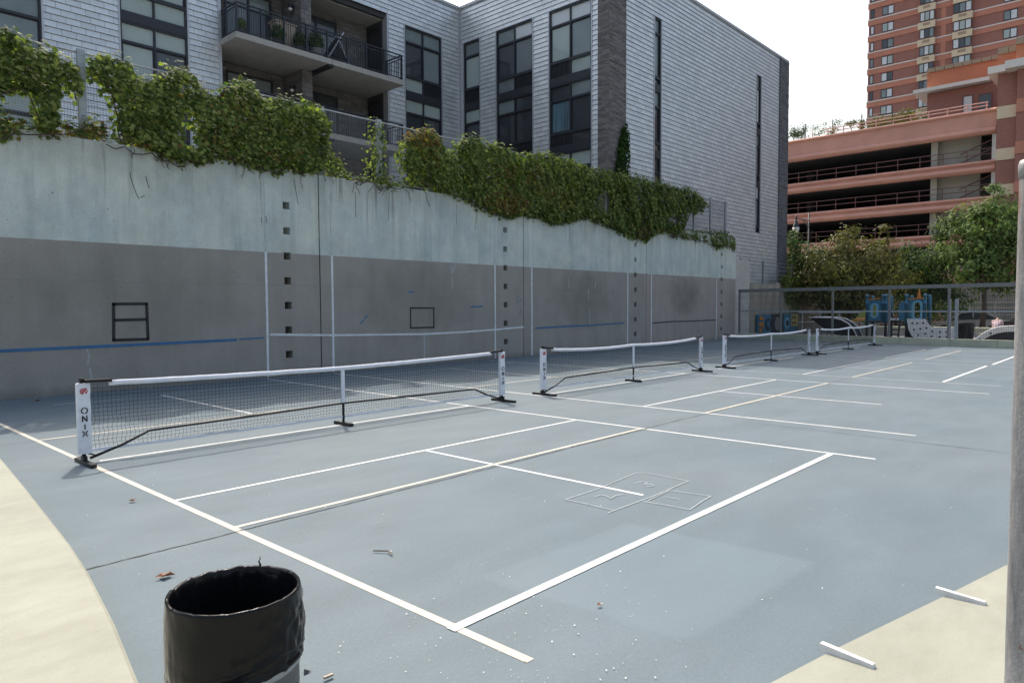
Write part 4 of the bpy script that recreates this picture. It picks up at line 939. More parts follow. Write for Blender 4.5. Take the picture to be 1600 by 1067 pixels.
# ------------------------------------------------------------------ kerb and fence between court and playground
FD = Vector((0.149, 1, 0)).normalized()
def fpt(y, off=0.0, z=0.0): return Vector((fence_x(y)+off, y-off*.149, z))
def fbar(mb, y0, y1, o0, o1, z0, z1):
    a, b, c, d = fpt(y0, o0), fpt(y1, o0), fpt(y1, o1), fpt(y0, o1)
    vs = [Vector((p.x, p.y, z)) for z in (z0, z1) for p in (a, b, c, d)]
    return mb.add(vs, [(0,3,2,1),(4,5,6,7),(0,1,5,4),(1,2,6,5),(2,3,7,6),(3,0,4,7)])
kb = thing('concrete_kerb', 'low pale green concrete kerb under the playground fence', 'kerb', tuple(fpt(0)))
ys = [7.36, 4.4, 1.9, -.6, -2.55, -4.2, -6.5, -9.5, -13, -18, -26]
for a, b in zip(ys, ys[1:]): fbar(MB(), a-.006, b+.006, 0, .30, -.05, .30).build('kerb_block', M['kerb'], kb)
pf_ = thing('playground_fence', 'dark wire fence with grey top rail between the court and the playground', 'fence', tuple(fpt(0, .15, .3)))
pys = [7.3, 4.98, 2.41, -.10, -2.42, -5.6, -8.6, -11.6]
for y in pys: fbar(MB(), y-.04, y+.04, .11, .19, .30, 2.40).build('post', M['greypaint'], pf_)
fbar(MB(), -2.76, -2.66, .10, .20, .301, 1.95).build('gate_post', M['galv'], pf_); fbar(MB(), -2.50, -2.461, .10, .20, .301, 1.95).build('gate_post', M['galv'], pf_)
fbar(MB(), 7.35, -11.7, .10, .20, 2.401, 2.56).build('top_rail', M['greypaint'], pf_)
for a, b in zip(pys, pys[1:]):
    fbar(MB(), a-.041, b+.041, .125, .175, 1.40, 1.46).build('mid_rail', M['galv'], pf_)
    mb = MB(); k = int((a-b-.08)/.055)
    for i in range(1, k):
        y = a-.04-(a-b-.08)*i/k; p = fpt(y, .15); mb.bar((p.x, p.y, .30), (p.x, p.y, 2.40), .008)
    for z in (.5, .9, 1.2, 1.8, 2.1): mb.bar(fpt(a-.04, .158, z), fpt(b+.04, .158, z), .004)
    mb.build('wire_mesh', M['darkmesh'], pf_, kind='stuff')

# ------------------------------------------------------------------ playground
ps_ = thing('play_structure', 'blue toddler play structure with oval windows, slide, steps and white climbing wall', 'play structure', (33, .8, .02))
PXX = 33.0
def oval(cy, cz, rw, rh, n=24):   # stadium outline
    o = []
    for i in range(n):
        a = 2*math.pi*i/n; y = math.cos(a)*rw; z = math.sin(a)*rw; z += (rh-rw) if z > 0.001 else (-(rh-rw) if z < -.001 else 0); o.append((cy+y, cz+z))
    return o
def ring(mb, outer, inner, x0, x1):
    n = len(outer)
    vs = [(x, y, z) for x in (x0, x1) for L in (outer, inner) for y, z in L]
    f = []
    for i in range(n):
        j = (i+1) % n
        f += [(i, j, n+j, n+i), (2*n+i, 3*n+i, 3*n+j, 2*n+j), (i, 2*n+i, 2*n+j, j), (n+i, n+j, 3*n+j, 3*n+i)]
    return mb.add(vs, f)
def windowed_panel(y0, y1, z0, z1, cy, cz, rw, rh, back):
    n = 24; inn = oval(cy, cz, rw, rh, n); out = []
    for y, z in inn:
        dy, dz = y-cy, z-cz; s = min(((y1-cy) if dy > 0 else (cy-y0))/max(abs(dy), 1e-6), ((z1-cz) if dz > 0 else (cz-z0))/max(abs(dz), 1e-6)); out.append((cy+dy*s, cz+dz*s))
    for k, (yy, zz) in enumerate(((y1, z1), (y0, z1), (y0, z0), (y1, z0))):
        i = min(range(n), key=lambda i: (out[i][0]-yy)**2+(out[i][1]-zz)**2); out[i] = (yy, zz)
    o = ring(MB(), out, inn, PXX-.03, PXX+.03).build('wall_panel', M['teal'], ps_)
    ring(MB(), oval(cy, cz, rw+.09, rh+.09, n), oval(cy, cz, rw-.01, rh-.01, n), PXX-.07, PXX+.05).build('oval_frame', M['teal_l'], ps_)
    return o
windowed_panel(1.50, 2.12, .92, 1.96, 1.80, 1.42, .10, .30, 'wood'); windowed_panel(-.50, .24, .92, 2.0, -.13, 1.44, .15, .40, None)
MB().box(PXX+.6, PXX+.66, 1.5, 2.12, .92, 1.96).build('wall_panel', M['lime'], ps_)
for y in (2.16, 1.42, 1.28, .35, -.46): MB().lathe((PXX, y, 0), [(.075, .80), (.075, 1.75), (.10, 1.76), (.10, 1.80), (.075, 1.81), (.075, 2.12), (.095, 2.13), (.095, 2.20), (.05, 2.24)], 12).build('post', M['teal'], ps_, True)
for y in (2.16, 1.28, .35, -.46): MB().lathe((PXX+1.0, y, 0), [(.075, .80), (.075, 2.12), (.05, 2.2)], 12).build('post', M['teal'], ps_, True)
for y in (2.16, 1.28, .35, -.46):
    for dx in (0, 1.0): MB().lathe((PXX+dx, y, 0), [(.06, .02), (.06, .82)], 10).build('leg', M['skirt'], ps_, True)
for a, b, c in ((2.08, 1.50, 'orange'), (.22, -.42, 'orange')): MB().bar((PXX-.02, a, 1.99), (PXX-.02, b, 2.04), .10, .05).build('roof_edge', M[c], ps_)
MB().prism([(1.05, .93), (1.33, .93), (1.33, 1.9), (1.22, 1.9), (1.08, 1.7)], lambda u, v, d: (d, u, v), PXX-.02, PXX+.04).build('side_panel', M['teal'], ps_)
MB().prism([(.27, .93), (.70, .93), (.70, 1.65), (.62, 1.86), (.42, 1.92), (.27, 1.92)], lambda u, v, d: (d, u, v), PXX-.02, PXX+.04).build('side_panel', M['teal'], ps_)
MB().box(PXX-.05, PXX+1.05, -.52, 2.2, .82, .90).build('deck', M['skirt'], ps_)
for y in (1.08, .62): MB().bar((PXX-.35, y, .05), (PXX-.03, y, .95), .06, .12).build('ladder_rail', M['skirt'], ps_)
for i in range(4): z = .22+.22*i; MB().box(PXX-.36+i*.08, PXX-.2+i*.08, .66, 1.04, z, z+.05).build('step', M['skirt'], ps_)
for q in (1.02, .88, .72): MB().box(PXX-.06, PXX+.02, q-.055, q+.055, .952, 1.05).build('hand_grip', M['pwhite'], ps_)
MB().box(PXX+.2, PXX+.9, -.3, .45, .06, .80).build('under_deck_box', M['skirt'], ps_)
MB().tube([(PXX+.1, -.17, 2.05), (PXX+.1, -.17, 2.56)], [.09, .015], 4).build('spire', M['orange'], ps_)
MB().prism([(2.2, .95), (2.2, 1.80), (2.9, 1.0), (3.1, .75)], lambda u, v, d: (d, u, v), PXX+.62, PXX+.68).build('slide_side', M['lime'], ps_)
sl2 = [(2.2, .93), (2.6, .92), (2.9, .80), (3.15, .55), (3.4, .35), (3.7, .30)]
mb = MB()
for (a, za), (b, zb) in zip(sl2, sl2[1:]): mb.add([(PXX+.02, a, za), (PXX+.55, a, za), (PXX+.55, b, zb), (PXX+.02, b, zb), (PXX+.02, a, za-.05), (PXX+.55, a, za-.05), (PXX+.55, b, zb-.05), (PXX+.02, b, zb-.05)], [(0,1,2,3),(4,7,6,5),(0,4,5,1),(3,2,6,7),(0,3,7,4),(1,5,6,2)])
mb.build('slide_chute', M['amber'], ps_)
MB().tube([(PXX, a, za+.06) for a, za in sl2], .045, 8).build('slide_lip', M['orange'], ps_)
for a, za in sl2[1:4]: MB().box(PXX+.25, PXX+.3, a-.02, a+.02, .02, za-.052).build('slide_leg', M['orange'], ps_)
# white climbing wall with dark holes
cw = [(.30, 1.02), (-.50, 1.02), (-.58, .86), (-.68, .73), (-.82, .64), (-1.0, .60), (-2.0, .60), (-2.0, .06), (-.05, .06), (.10, .22), (.24, .55)]
def holed(poly, holes, x0, x1, mat, nm):
    o = MB().prism(poly, lambda u, v, d: (d, u, v), x0, x1).build(nm, M[mat], ps_)
    for y, z in holes: MB().tube([(x0-.012, y, z), (x0-.002, y, z)], .048, 8).build('grip_hole', M['skirt'], o)
    return o
gx = lambda x, y: tuple(at(x, y, 0, PXX-.09)[1:])
cx_ = lambda px, py: gx(1340+px/10.16, 440+py/10.16)
holed(cw, [cx_(*q) for q in ((870,662),(950,662),(1042,655),(898,762),(998,748),(1092,738),(963,848),(1075,825),(1185,788),(1175,868),(1308,800),(1305,878),(1410,800),(1410,878))], PXX-.10, PXX-.05, 'pwhite', 'climbing_wall')

# low pale walls behind the play structure
lw = thing('seat_wall', 'low pale concrete seat wall behind the play structure', 'wall', (37, 0, 0))
MB().box(36.8, 37.3, -3, 5.2, 0, .42).build('wall_body', M['pave'], lw); MB().box(36.7, 37.4, -3.1, 5.3, .421, .52).build('coping', M['kerb'], lw)

# black swooping climbing shade (dark skirt under a white bent pipe)
sc_ = thing('arch_climber', 'dark sloping sheet hung from a white bent pipe, left of the play structure', 'play equipment', (32, 3.4, 0))
rim = [(4.70, 1.07), (4.1, 1.08), (3.5, 1.07), (3.1, .98), (2.75, .78), (2.5, .5), (2.3, .08)]
MB().tube([(32.0, y, z) for y, z in rim], .035, 8).build('rim_pipe', M['pwhite'], sc_, True)
MB().tube([(32.9, y, z) for y, z in rim], .035, 8).build('rim_pipe', M['pwhite'], sc_, True)
mb = MB(); low = [(4.55, .98), (4.15, .55), (3.75, .28), (3.4, .18), (3.0, .12), (2.7, .10), (2.4, .06)]
for i in range(len(rim)-1):
    (a, za), (b, zb), (c, zc), (d, zd) = rim[i], rim[i+1], low[i+1], low[i]
    mb.add([(32.03, a, za), (32.03, b, zb), (32.35, c, zc), (32.35, d, zd), (32.87, a, za), (32.87, b, zb)], [(0, 1, 2, 3), (4, 3, 2, 5)])
mb.build('skirt', M['skirt'], sc_)
for y in (4.7, 3.9): MB().tube([(32.4, y, .02), (32.4, y, .8)], .04, 8).build('leg', M['greypaint'], sc_)
# pipe railing
pr = thing('pipe_railing', 'grey steel pipe railing behind the dark sloping sheet', 'railing', (34.5, 4, 0))
for y in (6.0, 5.0, 4.0, 3.0): MB().tube([(34.6, y, .02), (34.6, y, 1.32)], .035, 8).build('post', M['galv'], pr)
for z in (1.3, .75): MB().tube([(34.6, 6.2, z), (34.6, 2.8, z)], .03, 8).build('rail', M['galv'], pr)
# white arched climber at the right edge
ar = thing('arched_climber', 'white arched climbing panel with dark infill beside the slatted bin', 'play equipment', (30.8, -4, 0))
c0 = (-4.75, -.62)
def arcpts(r, a0, a1, n, c=(-4.4, -.55), ry=1.0): return [(c[0]+r*math.cos(a0+(a1-a0)*i/n), c[1]+ry*r*math.sin(a0+(a1-a0)*i/n)) for i in range(n+1)]
outer = [(-2.80, .04), (-2.98, .22), (-3.2, .42), (-3.45, .58), (-3.75, .69), (-4.2, .73), (-7.0, .73)]
inn = [(-3.10, .04), (-3.28, .20), (-3.5, .36), (-3.75, .47), (-4.05, .54), (-4.4, .56), (-7.0, .56)]
mb = MB(); n_ = len(outer)
mb.add([(x, y, z) for x in (30.5, 30.58) for L in (outer, inn) for y, z in L], [f for i in range(n_-1) for f in ((i, i+1, n_+i+1, n_+i), (2*n_+i, 3*n_+i, 3*n_+i+1, 2*n_+i+1), (i, 2*n_+i, 2*n_+i+1, i+1), (n_+i, n_+i+1, 3*n_+i+1, 3*n_+i))])
po = mb.build('arch_panel', M['pwhite'], ar)
for y, z in ((-3.13, .18), (-3.52, .46)): MB().tube([(30.488, y, z), (30.498, y, z)], .045, 8).build('grip_hole', M['skirt'], po)
MB().prism(inn+[(-7.0, .04)], lambda u, v, d: (d, u, v), 30.62, 30.66).build('infill', M['skirt'], ar)
MB().tube([(31.1, y, z+.03) for y, z in outer], .04, 8).build('rear_rim', M['pwhite'], ar, True)
# slatted litter bin in the playground
lb = thing('slatted_bin', 'black slatted litter bin behind the playground fence', 'bin', (30.3, -2.05, .02))
c_ = at_depth(1509, 520, 30.0); bx_, by_ = 30.6, float(at(1509, 520, 0, 30.6)[1])
for i in range(22):
    a = 2*math.pi*i/22; MB().bar((bx_+.26*math.cos(a), by_+.26*math.sin(a), .06), (bx_+.33*math.cos(a), by_+.33*math.sin(a), .88), .05, .02, up=(math.cos(a), math.sin(a), 0)).build('slat', M['darkbin'], lb)
MB().lathe((bx_, by_, 0), [(.25, .05), (.25, .10), (.24, .86), (.02, .86)], 20).build('liner', M['black'], lb)
MB().lathe((bx_, by_, 0), [(.345, .86), (.36, .875), (.345, .91), (.30, .91), (.30, .86)], 24, False).build('rim', M['darkbin'], lb)

# person sitting bent forward beyond the arched climber
def person():
    y0 = float(at(1556.5, 505, 0, 33.5)[1]); X0 = 33.5
    t = thing('person', 'person in a pale pink patterned shirt sitting bent forward with back to the court', 'person', (X0, y0, .02))
    def skin(nm, verts, edges, rad, mat, lv=2):
        me = bpy.data.meshes.new(nm); me.from_pydata([(v[0], v[1], v[2]-.02) for v in verts], edges, []); o = bpy.data.objects.new(nm, me); C.objects.link(o); o.parent = t
        sk = o.modifiers.new('skin', 'SKIN'); sk.use_smooth_shade = True
        for v, r in zip(me.skin_vertices[0].data, rad): v.radius = (r, r) if not isinstance(r, tuple) else r
        me.skin_vertices[0].data[0].use_root = True
        sb_ = o.modifiers.new('sub', 'SUBSURF'); sb_.levels = lv; sb_.render_levels = lv
        me.materials.append(mat); return o
    # pelvis, spine, neck, head, legs and arms as one body
    V = [(0,0,.47), (.08,0,.66), (.19,0,.84), (.30,0,.96), (.40,0,1.0), (.50,0,1.02), (.13,.10,.45), (.50,.13,.47), (.50,.13,.10), (.60,.13,.05), (.13,-.10,.45), (.50,-.13,.47), (.50,-.13,.10), (.60,-.13,.05),
         (.27,.17,.90), (.38,.20,.66), (.52,.12,.56), (.58,.10,.52), (.27,-.17,.90), (.38,-.20,.66), (.52,-.12,.56), (.58,-.10,.52)]
    Ed = [(0,1),(1,2),(2,3),(3,4),(4,5),(0,6),(6,7),(7,8),(8,9),(0,10),(10,11),(11,12),(12,13),(2,14),(14,15),(15,16),(16,17),(2,18),(18,19),(19,20),(20,21)]
    Rd = [(.13,.15),(.12,.14),(.12,.16),(.065,.065),(.085,.08),(.085,.08),.09,.07,.045,.04,.09,.07,.045,.04,.065,.045,.035,.03,.065,.045,.035,.03]
    skin('body', V, Ed, Rd, M['skin'])
    m_, tt, bb = new_mat('pale_pink_shirt')
    cc = ramp(tt, noise(tt, 9, 3), [(0.42, (0.62, 0.55, 0.55)), (0.55, (0.42, 0.20, 0.22)), (0.62, (0.62, 0.56, 0.56))]); tt.links.new(cc, bb.inputs['Base Color']); bb.inputs['Roughness'].default_value = .9
    skin('shirt', [(-.01,0,.47), (.07,0,.66), (.18,0,.86), (.25,.165,.91), (.36,.20,.70), (.25,-.165,.91), (.36,-.20,.70)], [(0,1),(1,2),(2,3),(3,4),(2,5),(5,6)], [(.155,.18),(.15,.17),(.145,.18),.085,.062,.085,.062], m_)
    skin('trousers', [(.0,0,.42), (.14,.10,.43), (.50,.13,.46), (.50,.13,.14), (.14,-.10,.43), (.50,-.13,.46), (.50,-.13,.14)], [(0,1),(1,2),(2,3),(0,4),(4,5),(5,6)], [(.13,.14),.105,.085,.06,.105,.085,.06], M['trouser'])
    skin('hair', [(.44,0,1.03), (.53,0,1.06)], [(0,1)], [.09,.085], M['hair'])
    bn = thing('bench', 'low bench block under the seated person beyond the arched climber', 'bench', (X0+.05, y0, .02))
    MB().box(X0-.2, X0+.3, y0-.7, y0+.7, .28, .34).build('seat', M['wood'], bn)
    for q in (-.55, .55): MB().box(X0-.15, X0+.25, y0+q-.05, y0+q+.05, .02, .279).build('leg', M['greypaint'], bn)
person()

# ------------------------------------------------------------------ the pickleball nets
def arc_poly(mb, cx, cz, r0, r1, a0, a1, n, y0, y1):
    vs = []
    for i in range(n+1):
        a = a0+(a1-a0)*i/n
        for r in (r0, r1):
            for y in (y0, y1): vs.append((cx+r*math.cos(a), y, cz+r*math.sin(a)))
    f = []
    for i in range(n):
        b = i*4; f += [(b, b+4, b+6, b+2), (b+1, b+3, b+7, b+5), (b+2, b+6, b+7, b+3), (b, b+1, b+5, b+4)]
    f += [(0, 2, 3, 1), (n*4, n*4+1, n*4+3, n*4+2)]
    return mb.add(vs, f)
def seg(mb, p, q, w, y0, y1):
    p, q = Vector((p[0], 0, p[1])), Vector((q[0], 0, q[1])); d = (q-p).normalized(); s = Vector((-d.z, 0, d.x))*w/2
    vs = [Vector((v.x, y, v.z)) for y in (y0, y1) for v in (p-s, q-s, q+s, p+s)]
    return mb.add(vs, [(0,3,2,1),(4,5,6,7),(0,1,5,4),(1,2,6,5),(2,3,7,6),(3,0,4,7)])
def letters(cx, y0, y1):
    mb = MB(); w = .0115
    arc_poly(mb, cx, .600, .0245, .036, math.radians(98), math.radians(262), 12, y0, y1); arc_poly(mb, cx, .600, .0245, .036, math.radians(-82), math.radians(82), 12, y0, y1)
    seg(mb, (cx-.022, .476), (cx-.022, .545), w, y0, y1); seg(mb, (cx+.022, .476), (cx+.022, .545), w, y0, y1); seg(mb, (cx-.020, .540), (cx+.020, .480), w*1.05, y0-.0003, y1+.0003)
    seg(mb, (cx, .392), (cx, .448), w*1.1, y0, y1)
    arc_poly(mb, cx-.041, .342, .0265, .0375, math.radians(-65), math.radians(65), 10, y0, y1); arc_poly(mb, cx+.041, .342, .0265, .0375, math.radians(115), math.radians(245), 10, y0, y1)
    return mb
def emblem(cx, cz, y0, y1):
    mb = MB()
    arc_poly(mb, cx-.002, cz, .026, .035, math.radians(100), math.radians(255), 10, y0, y1); arc_poly(mb, cx+.004, cz, .026, .035, math.radians(-55), math.radians(60), 8, y0, y1)
    arc_poly(mb, cx-.004, cz, .010, .018, math.radians(80), math.radians(280), 8, y0, y1)
    seg(mb, (cx-.012, cz-.03), (cx+.018, cz+.03), .009, y0, y1); seg(mb, (cx+.0, cz+.028), (cx+.024, cz-.024), .009, y0-.0004, y1+.0004); seg(mb, (cx+.010, cz+.034), (cx+.030, cz+.030), .008, y0, y1)
    return mb
NH = 3.36
def net_top(x, half, s0):       # slack headband between posts and centre strap
    t = abs(x)/half; return .865 + .055*t**1.0 - s0*4*t*(1-t)
def make_net(cx, half, label, sag, seed):
    r = random.Random(seed)
    t = thing('pickleball_net', label, 'net', (cx, 0, 0), 'portable pickleball nets in a row')
    X = lambda x: x+cx
    for s in (-1, 1):
        MB().lathe((X(s*half), 0, 0), [(.021, .05), (.021, .945)], 12).build('post', M['black'], t, True)
        MB().lathe((X(s*half), 0, 0), [(.026, .925), (.026, .955), (.02, .962)], 12).build('post_cap', M['black'], t)
        ft = MB().box(X(s*half-.028), X(s*half+.028), -.33, .25, .003, .040); ft.box(X(s*half-.02), X(s*half+.02), -.05, .05, .040, .09).build('base_foot', M['black'], t)
        x0, x1 = X(s*half-.055), X(s*half+.055); sx = X(s*half)
        if s < 0: x1 = X(s*half+.075)
        mb = MB()      # wrapped sleeve, a little creased
        zs_ = [.115+.79*i/10 for i in range(11)]; prof = []
        for i, z in enumerate(zs_):
            j = .004*math.sin(i*2.1+seed); prof += [(x0+j, -.028+j, z), (x1+j*.5, -.030-j, z), (x1+.006, .028, z), (x0, .028, z)]
        mb.add(prof, [f for i in range(10) for k in range(4) for f in [(i*4+k, i*4+(k+1) % 4, i*4+4+(k+1) % 4, i*4+4+k)]]+[(3, 2, 1, 0), (40, 41, 42, 43)])
        sv = mb.build('sleeve', M['white'], t)
        lx = (x0+x1)/2
        letters(lx, -.0375, -.0345).build('lettering', M['black'], sv); emblem(lx-.002, .815, -.0375, -.0345).build('printed_emblem', M['red'], sv)
        MB().bar((X(s*(half-.02)), -.028, .925), (X(s*(half-.30)), -.004, net_top(half-.30, half, sag)+.004), .05, .034).build('corner_strap', M['black'], t)
    # truss pipe
    MB().tube([(X(-half+.06), 0, .055), (X(-half+.40), 0, .16), (X(-half+.70), 0, .285), (X(0), 0, .325), (X(half-.70), 0, .285), (X(half-.40), 0, .16), (X(half-.06), 0, .055)], .0155, 8).build('support_tube', M['black'], t, True)
    for s in (-1, 1): MB().tube([(X(s*half), 0, .13), (X(s*(half-.13)), 0, .075)], .009, 6).build('brace', M['black'], t)
    MB().lathe((X(0), 0, 0), [(.019, .04), (.019, .33)], 10).build('centre_post', M['black'], t)
    MB().box(X(-.03), X(.03), -.21, .21, .004, .045).build('base_foot', M['black'], t)
    MB().box(X(-.026), X(.026), -.012, .012, .331, .84).build('centre_strap', M['white'], t)
    # headband and bottom band
    K = 60; hb = MB(); vs = []
    for i in range(K+1):
        x = -half+.28+(2*half-.56)*i/K; z = net_top(x, half, sag)+r.uniform(-.002, .002); y = .006*math.sin(i*.9)
        vs += [(X(x), y-.016, z-.055), (X(x), y-.020, z-.02), (X(x), y-.008, z+.004), (X(x), y+.008, z+.004), (X(x), y+.02, z-.02), (X(x), y+.016, z-.055)]
    hb.add(vs, [(i*6+k, i*6+(k+1) % 6, i*6+6+(k+1) % 6, i*6+6+k) for i in range(K) for k in range(6)]+[(5,4,3,2,1,0), tuple(K*6+k for k in range(6))])
    hb.build('headband', M['white'], t, True)
    bb_ = MB(); vs = []
    for i in range(K+1):
        x = -half+.07+(2*half-.14)*i/K; z = .125-.012*math.sin(math.pi*i/K)+r.uniform(-.003, .003); y = .015*math.sin(i*.5+seed)*min(1, min(i, K-i)/6)
        vs += [(X(x), y-.003, z), (X(x), y-.003, z+.034), (X(x), y+.003, z+.034), (X(x), y+.003, z)]
    bb_.add(vs, [(i*4+k, i*4+(k+1) % 4, i*4+4+(k+1) % 4, i*4+4+k) for i in range(K) for k in range(4)]+[(3,2,1,0), tuple(K*4+k for k in range(4))])
    bb_.build('bottom_band', M['white'], t)
    # net cords
    cell = .046; nx = int((2*half-.14)/cell); nz = 16; mb = MB(); w_ = .0030
    P = {}
    for i in range(nx+1):
        x = -half+.07+(2*half-.14)*i/nx; zt = net_top(x, half, sag)-.03; zb = .155
        for j in range(nz+1):
            f = j/nz; a = (1-f)*1.0
            P[i, j] = (X(x+.012*math.sin(j*1.9+i*.23)*a*.8+r.uniform(-.006, .006)*a), .012*math.sin(i*.31+j*.5)*a+.015*math.sin(i*.12)*f*(1-f)*2, zb+(zt-zb)*f+r.uniform(-.004, .004)*(1-abs(2*f-1)))
    def cord(a, b):
        (x0, y0, z0), (x1, y1, z1) = a, b; d = Vector((x1-x0, 0, z1-z0)).normalized(); sx, sz = -d.z*w_/2, d.x*w_/2
        base = len(mb.v); mb.v += [(x0-sx, y0-w_/2, z0-sz), (x0+sx, y0-w_/2, z0+sz), (x0, y0+w_/2, z0), (x1-sx, y1-w_/2, z1-sz), (x1+sx, y1-w_/2, z1+sz), (x1, y1+w_/2, z1)]
        mb.f += [(base, base+1, base+4, base+3), (base+1, base+2, base+5, base+4), (base+2, base, base+3, base+5)]
    for i in range(nx+1):
        for j in range(nz+1):
            if j < nz: cord(P[i, j], P[i, j+1])
            if i < nx: cord(P[i, j], P[i+1, j])
    mb.build('net_mesh', M['net'], t, kind='stuff', recalc=False)
    return t
make_net(.045, 3.40, 'nearest portable pickleball net, its white end sleeve standing on the old cream line', .008, 1)
make_net(7.83, 3.22, 'second portable pickleball net from the camera, with a sagging white headband', .045, 2)
make_net(15.62, 3.21, 'third portable pickleball net from the camera, standing in front of the play panels', .045, 3)
make_net(23.02, 3.40, 'farthest portable pickleball net, ending beside the playground kerb', .06, 4)

# ------------------------------------------------------------------ litter bin with liner, and the steel pole
BX, BY, BR_ = -4.655, -6.29, .229
tb = thing('litter_bin', 'round steel litter bin lined with a black plastic bag in the foreground', 'bin', (BX, BY, 0))
BTOP = .685
MB().lathe((BX, BY, 0), [(BR_-.015, 0), (BR_-.005, .01), (BR_-.005, .40), (BR_+.004, .41), (BR_+.004, .43), (BR_-.005, .44), (BR_-.002, BTOP-.012), (BR_-.005, BTOP-.012), (BR_-.005, .03), (.01, .03)], 48).build('drum', M['bin'], tb, True)
def liner():
    n = 160; r = random.Random(4); vs = []; prof = []
    for k in range(40): prof.append(('o', k/39))      # outer skirt bottom -> top
    prof.append(('r', 0)); prof.append(('r', 1))
    for k in range(16): prof.append(('i', k/15))
    ph = [r.uniform(0, 6.28) for _ in range(12)]
    for kind, s in prof:
        for j in range(n):
            a = 2*math.pi*j/n
            fold = sum(math.sin(m_*a+ph[i])*amp for i, (m_, amp) in enumerate(((7, .4), (13, .5), (23, .5), (37, .35), (51, .25))))
            hem = .372+.062*math.sin(a+2.5)+.008*math.sin(3*a+1)+.003*fold
            if kind == 'o':
                z = hem+(BTOP-.004-hem)*s
                cinch = math.exp(-((s-.10)/.07)**2)
                rr_ = BR_+.006+.0035*(1-s)**2*abs(fold)*.9+.007*math.sin(s*3.1)*(.5+.5*math.sin(2*a+1)) - .004*cinch + .005*math.sin(z*95+2.5*math.sin(a*2+1)+math.sin(5*a))*(math.exp(-((s-.12)/.16)**2))
                if math.cos(a-math.radians(-20)) > .75: rr_ += .004*math.sin(s*11+1.5*fold+6*a)*s*(1-s)*4
                for ang, wd in ((-40, .55), (128, .5)):
                    dl = (a-math.radians(ang)+math.pi) % (2*math.pi)-math.pi; wt = math.exp(-(dl/wd)**2)*min(1, s*5)*min(1, (1-s)*5)
                    rr_ += wt*(.0055*abs(math.sin(7*a+s*5+1.2*math.sin(s*8)))+.004*abs(math.sin(13*a-s*9+.8*math.sin(s*14))))
                for s0, hgt_, wd in ((.05+.03*math.sin(a+1), .008, .022), (.13+.03*math.sin(a+2.2), .006, .02), (.20+.05*math.sin(a*2), .0035, .018)):
                    rr_ += hgt_*math.exp(-((s-s0)/wd)**2)
            elif kind == 'r':
                z = BTOP+.004+.0035*fold*(.3+.7*max(0, math.sin(a-.3))); rr_ = BR_+.0035-.0085*s
            else:
                z = BTOP-.004-.50*s; rr_ = BR_-.009-.035*s-.016*abs(fold)*min(1, s*3)-.03*s*math.sin(4*a)
            vs.append((BX+rr_*math.cos(a), BY+rr_*math.sin(a), z))
    k = len(prof)
    fs = [(i*n+j, i*n+(j+1) % n, (i+1)*n+(j+1) % n, (i+1)*n+j) for i in range(k-1) for j in range(n)]
    fs.append(tuple((k-1)*n+j for j in range(n)))
    o = MB().add(vs, fs).build('bin_liner', M['bag'], tb, True)
    a = math.radians(40); rx, ry = BX+BR_*math.cos(a), BY+BR_*math.sin(a)
    MB().tube([(rx, ry, BTOP-.004), (rx+.003, ry, BTOP+.010), (rx-.002, ry+.002, BTOP+.022), (rx+.004, ry, BTOP+.032), (rx+.003, ry+.002, BTOP+.042)], [.007, .004, .003, .002, .001], 5).build('torn_strip', M['bag'], o)
liner()
pd = at_depth(1606.5, 1067, 2.0); pt_ = at_depth(1606.5+17, 262, 2.0)
PXc, PYc = float(pd[0]), float(pd[1])
pole = thing('steel_pole', 'weathered galvanised steel pole with a rusty cap at the right edge', 'pole', (PXc, PYc, ZS))
MB().lathe((PXc, PYc, ZS), [(.056, 0), (.056, 1.985)], 40, False).build('tube', M['pole'], pole, True)
MB().lathe((PXc, PYc, ZS), [(.0585, 1.955), (.0595, 1.99), (.056, 2.004), (.035, 2.011), (.001, 2.014)], 40).build('cap', M['pole'], pole, True)
MB().lathe((PXc, PYc, ZS), [(.09, 0), (.09, .012), (.06, .014)], 32).build('base_plate', M['pole'], pole)

# ------------------------------------------------------------------ red parking garage
GX = 64.0
gar = thing('parking_garage', 'pink concrete parking garage with open decks and railings behind the trees', 'building', (GX+10, 10, 0))
gy = lambda px, py, X=GX: float(at(px, py, 0, X)[1])
gz = lambda px, py, X=GX: float(at(px, py, 0, X)[2])
GY0, GY1 = 1.35, 34.0
def band(z0, z1, name='deck_band'):
    h = z1-z0; p = []
    def lip(zc, r, n=7): return [(-r*math.sin(math.pi*i/n)-.0, zc-r+2*r*i/n) for i in range(n+1)]
    rl = .28
    p = [(.35, z0)] + [(-.24*math.sin(math.pi*i/6), z0+2*rl*i/6) for i in range(7)] + [(.02, z0+2*rl+.01), (.02, z1-2*.17-.01)] + [(-.20*math.sin(math.pi*i/6), z1-.34+.34*i/6) for i in range(7)] + [(.35, z1)]
    return MB().prism(p, lambda u, v, d: (GX+u, d, v), GY0, GY1).build(name, M['pink'], gar)
BANDS = [(15.72, 17.80), (12.62, 13.60), (9.68, 10.66), (6.75, 7.72)]
for z0, z1 in BANDS: band(z0, z1)
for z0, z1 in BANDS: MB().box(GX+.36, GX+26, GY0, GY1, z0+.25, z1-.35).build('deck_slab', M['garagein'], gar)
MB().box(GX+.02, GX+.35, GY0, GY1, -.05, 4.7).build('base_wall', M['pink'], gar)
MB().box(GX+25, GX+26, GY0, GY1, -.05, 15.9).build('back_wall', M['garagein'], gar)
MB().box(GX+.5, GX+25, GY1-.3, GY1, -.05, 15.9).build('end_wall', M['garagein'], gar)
YA, YBm, YC, YD = gy(1450, 240), gy(1527, 240), gy(1551, 240), gy(1556, 240)
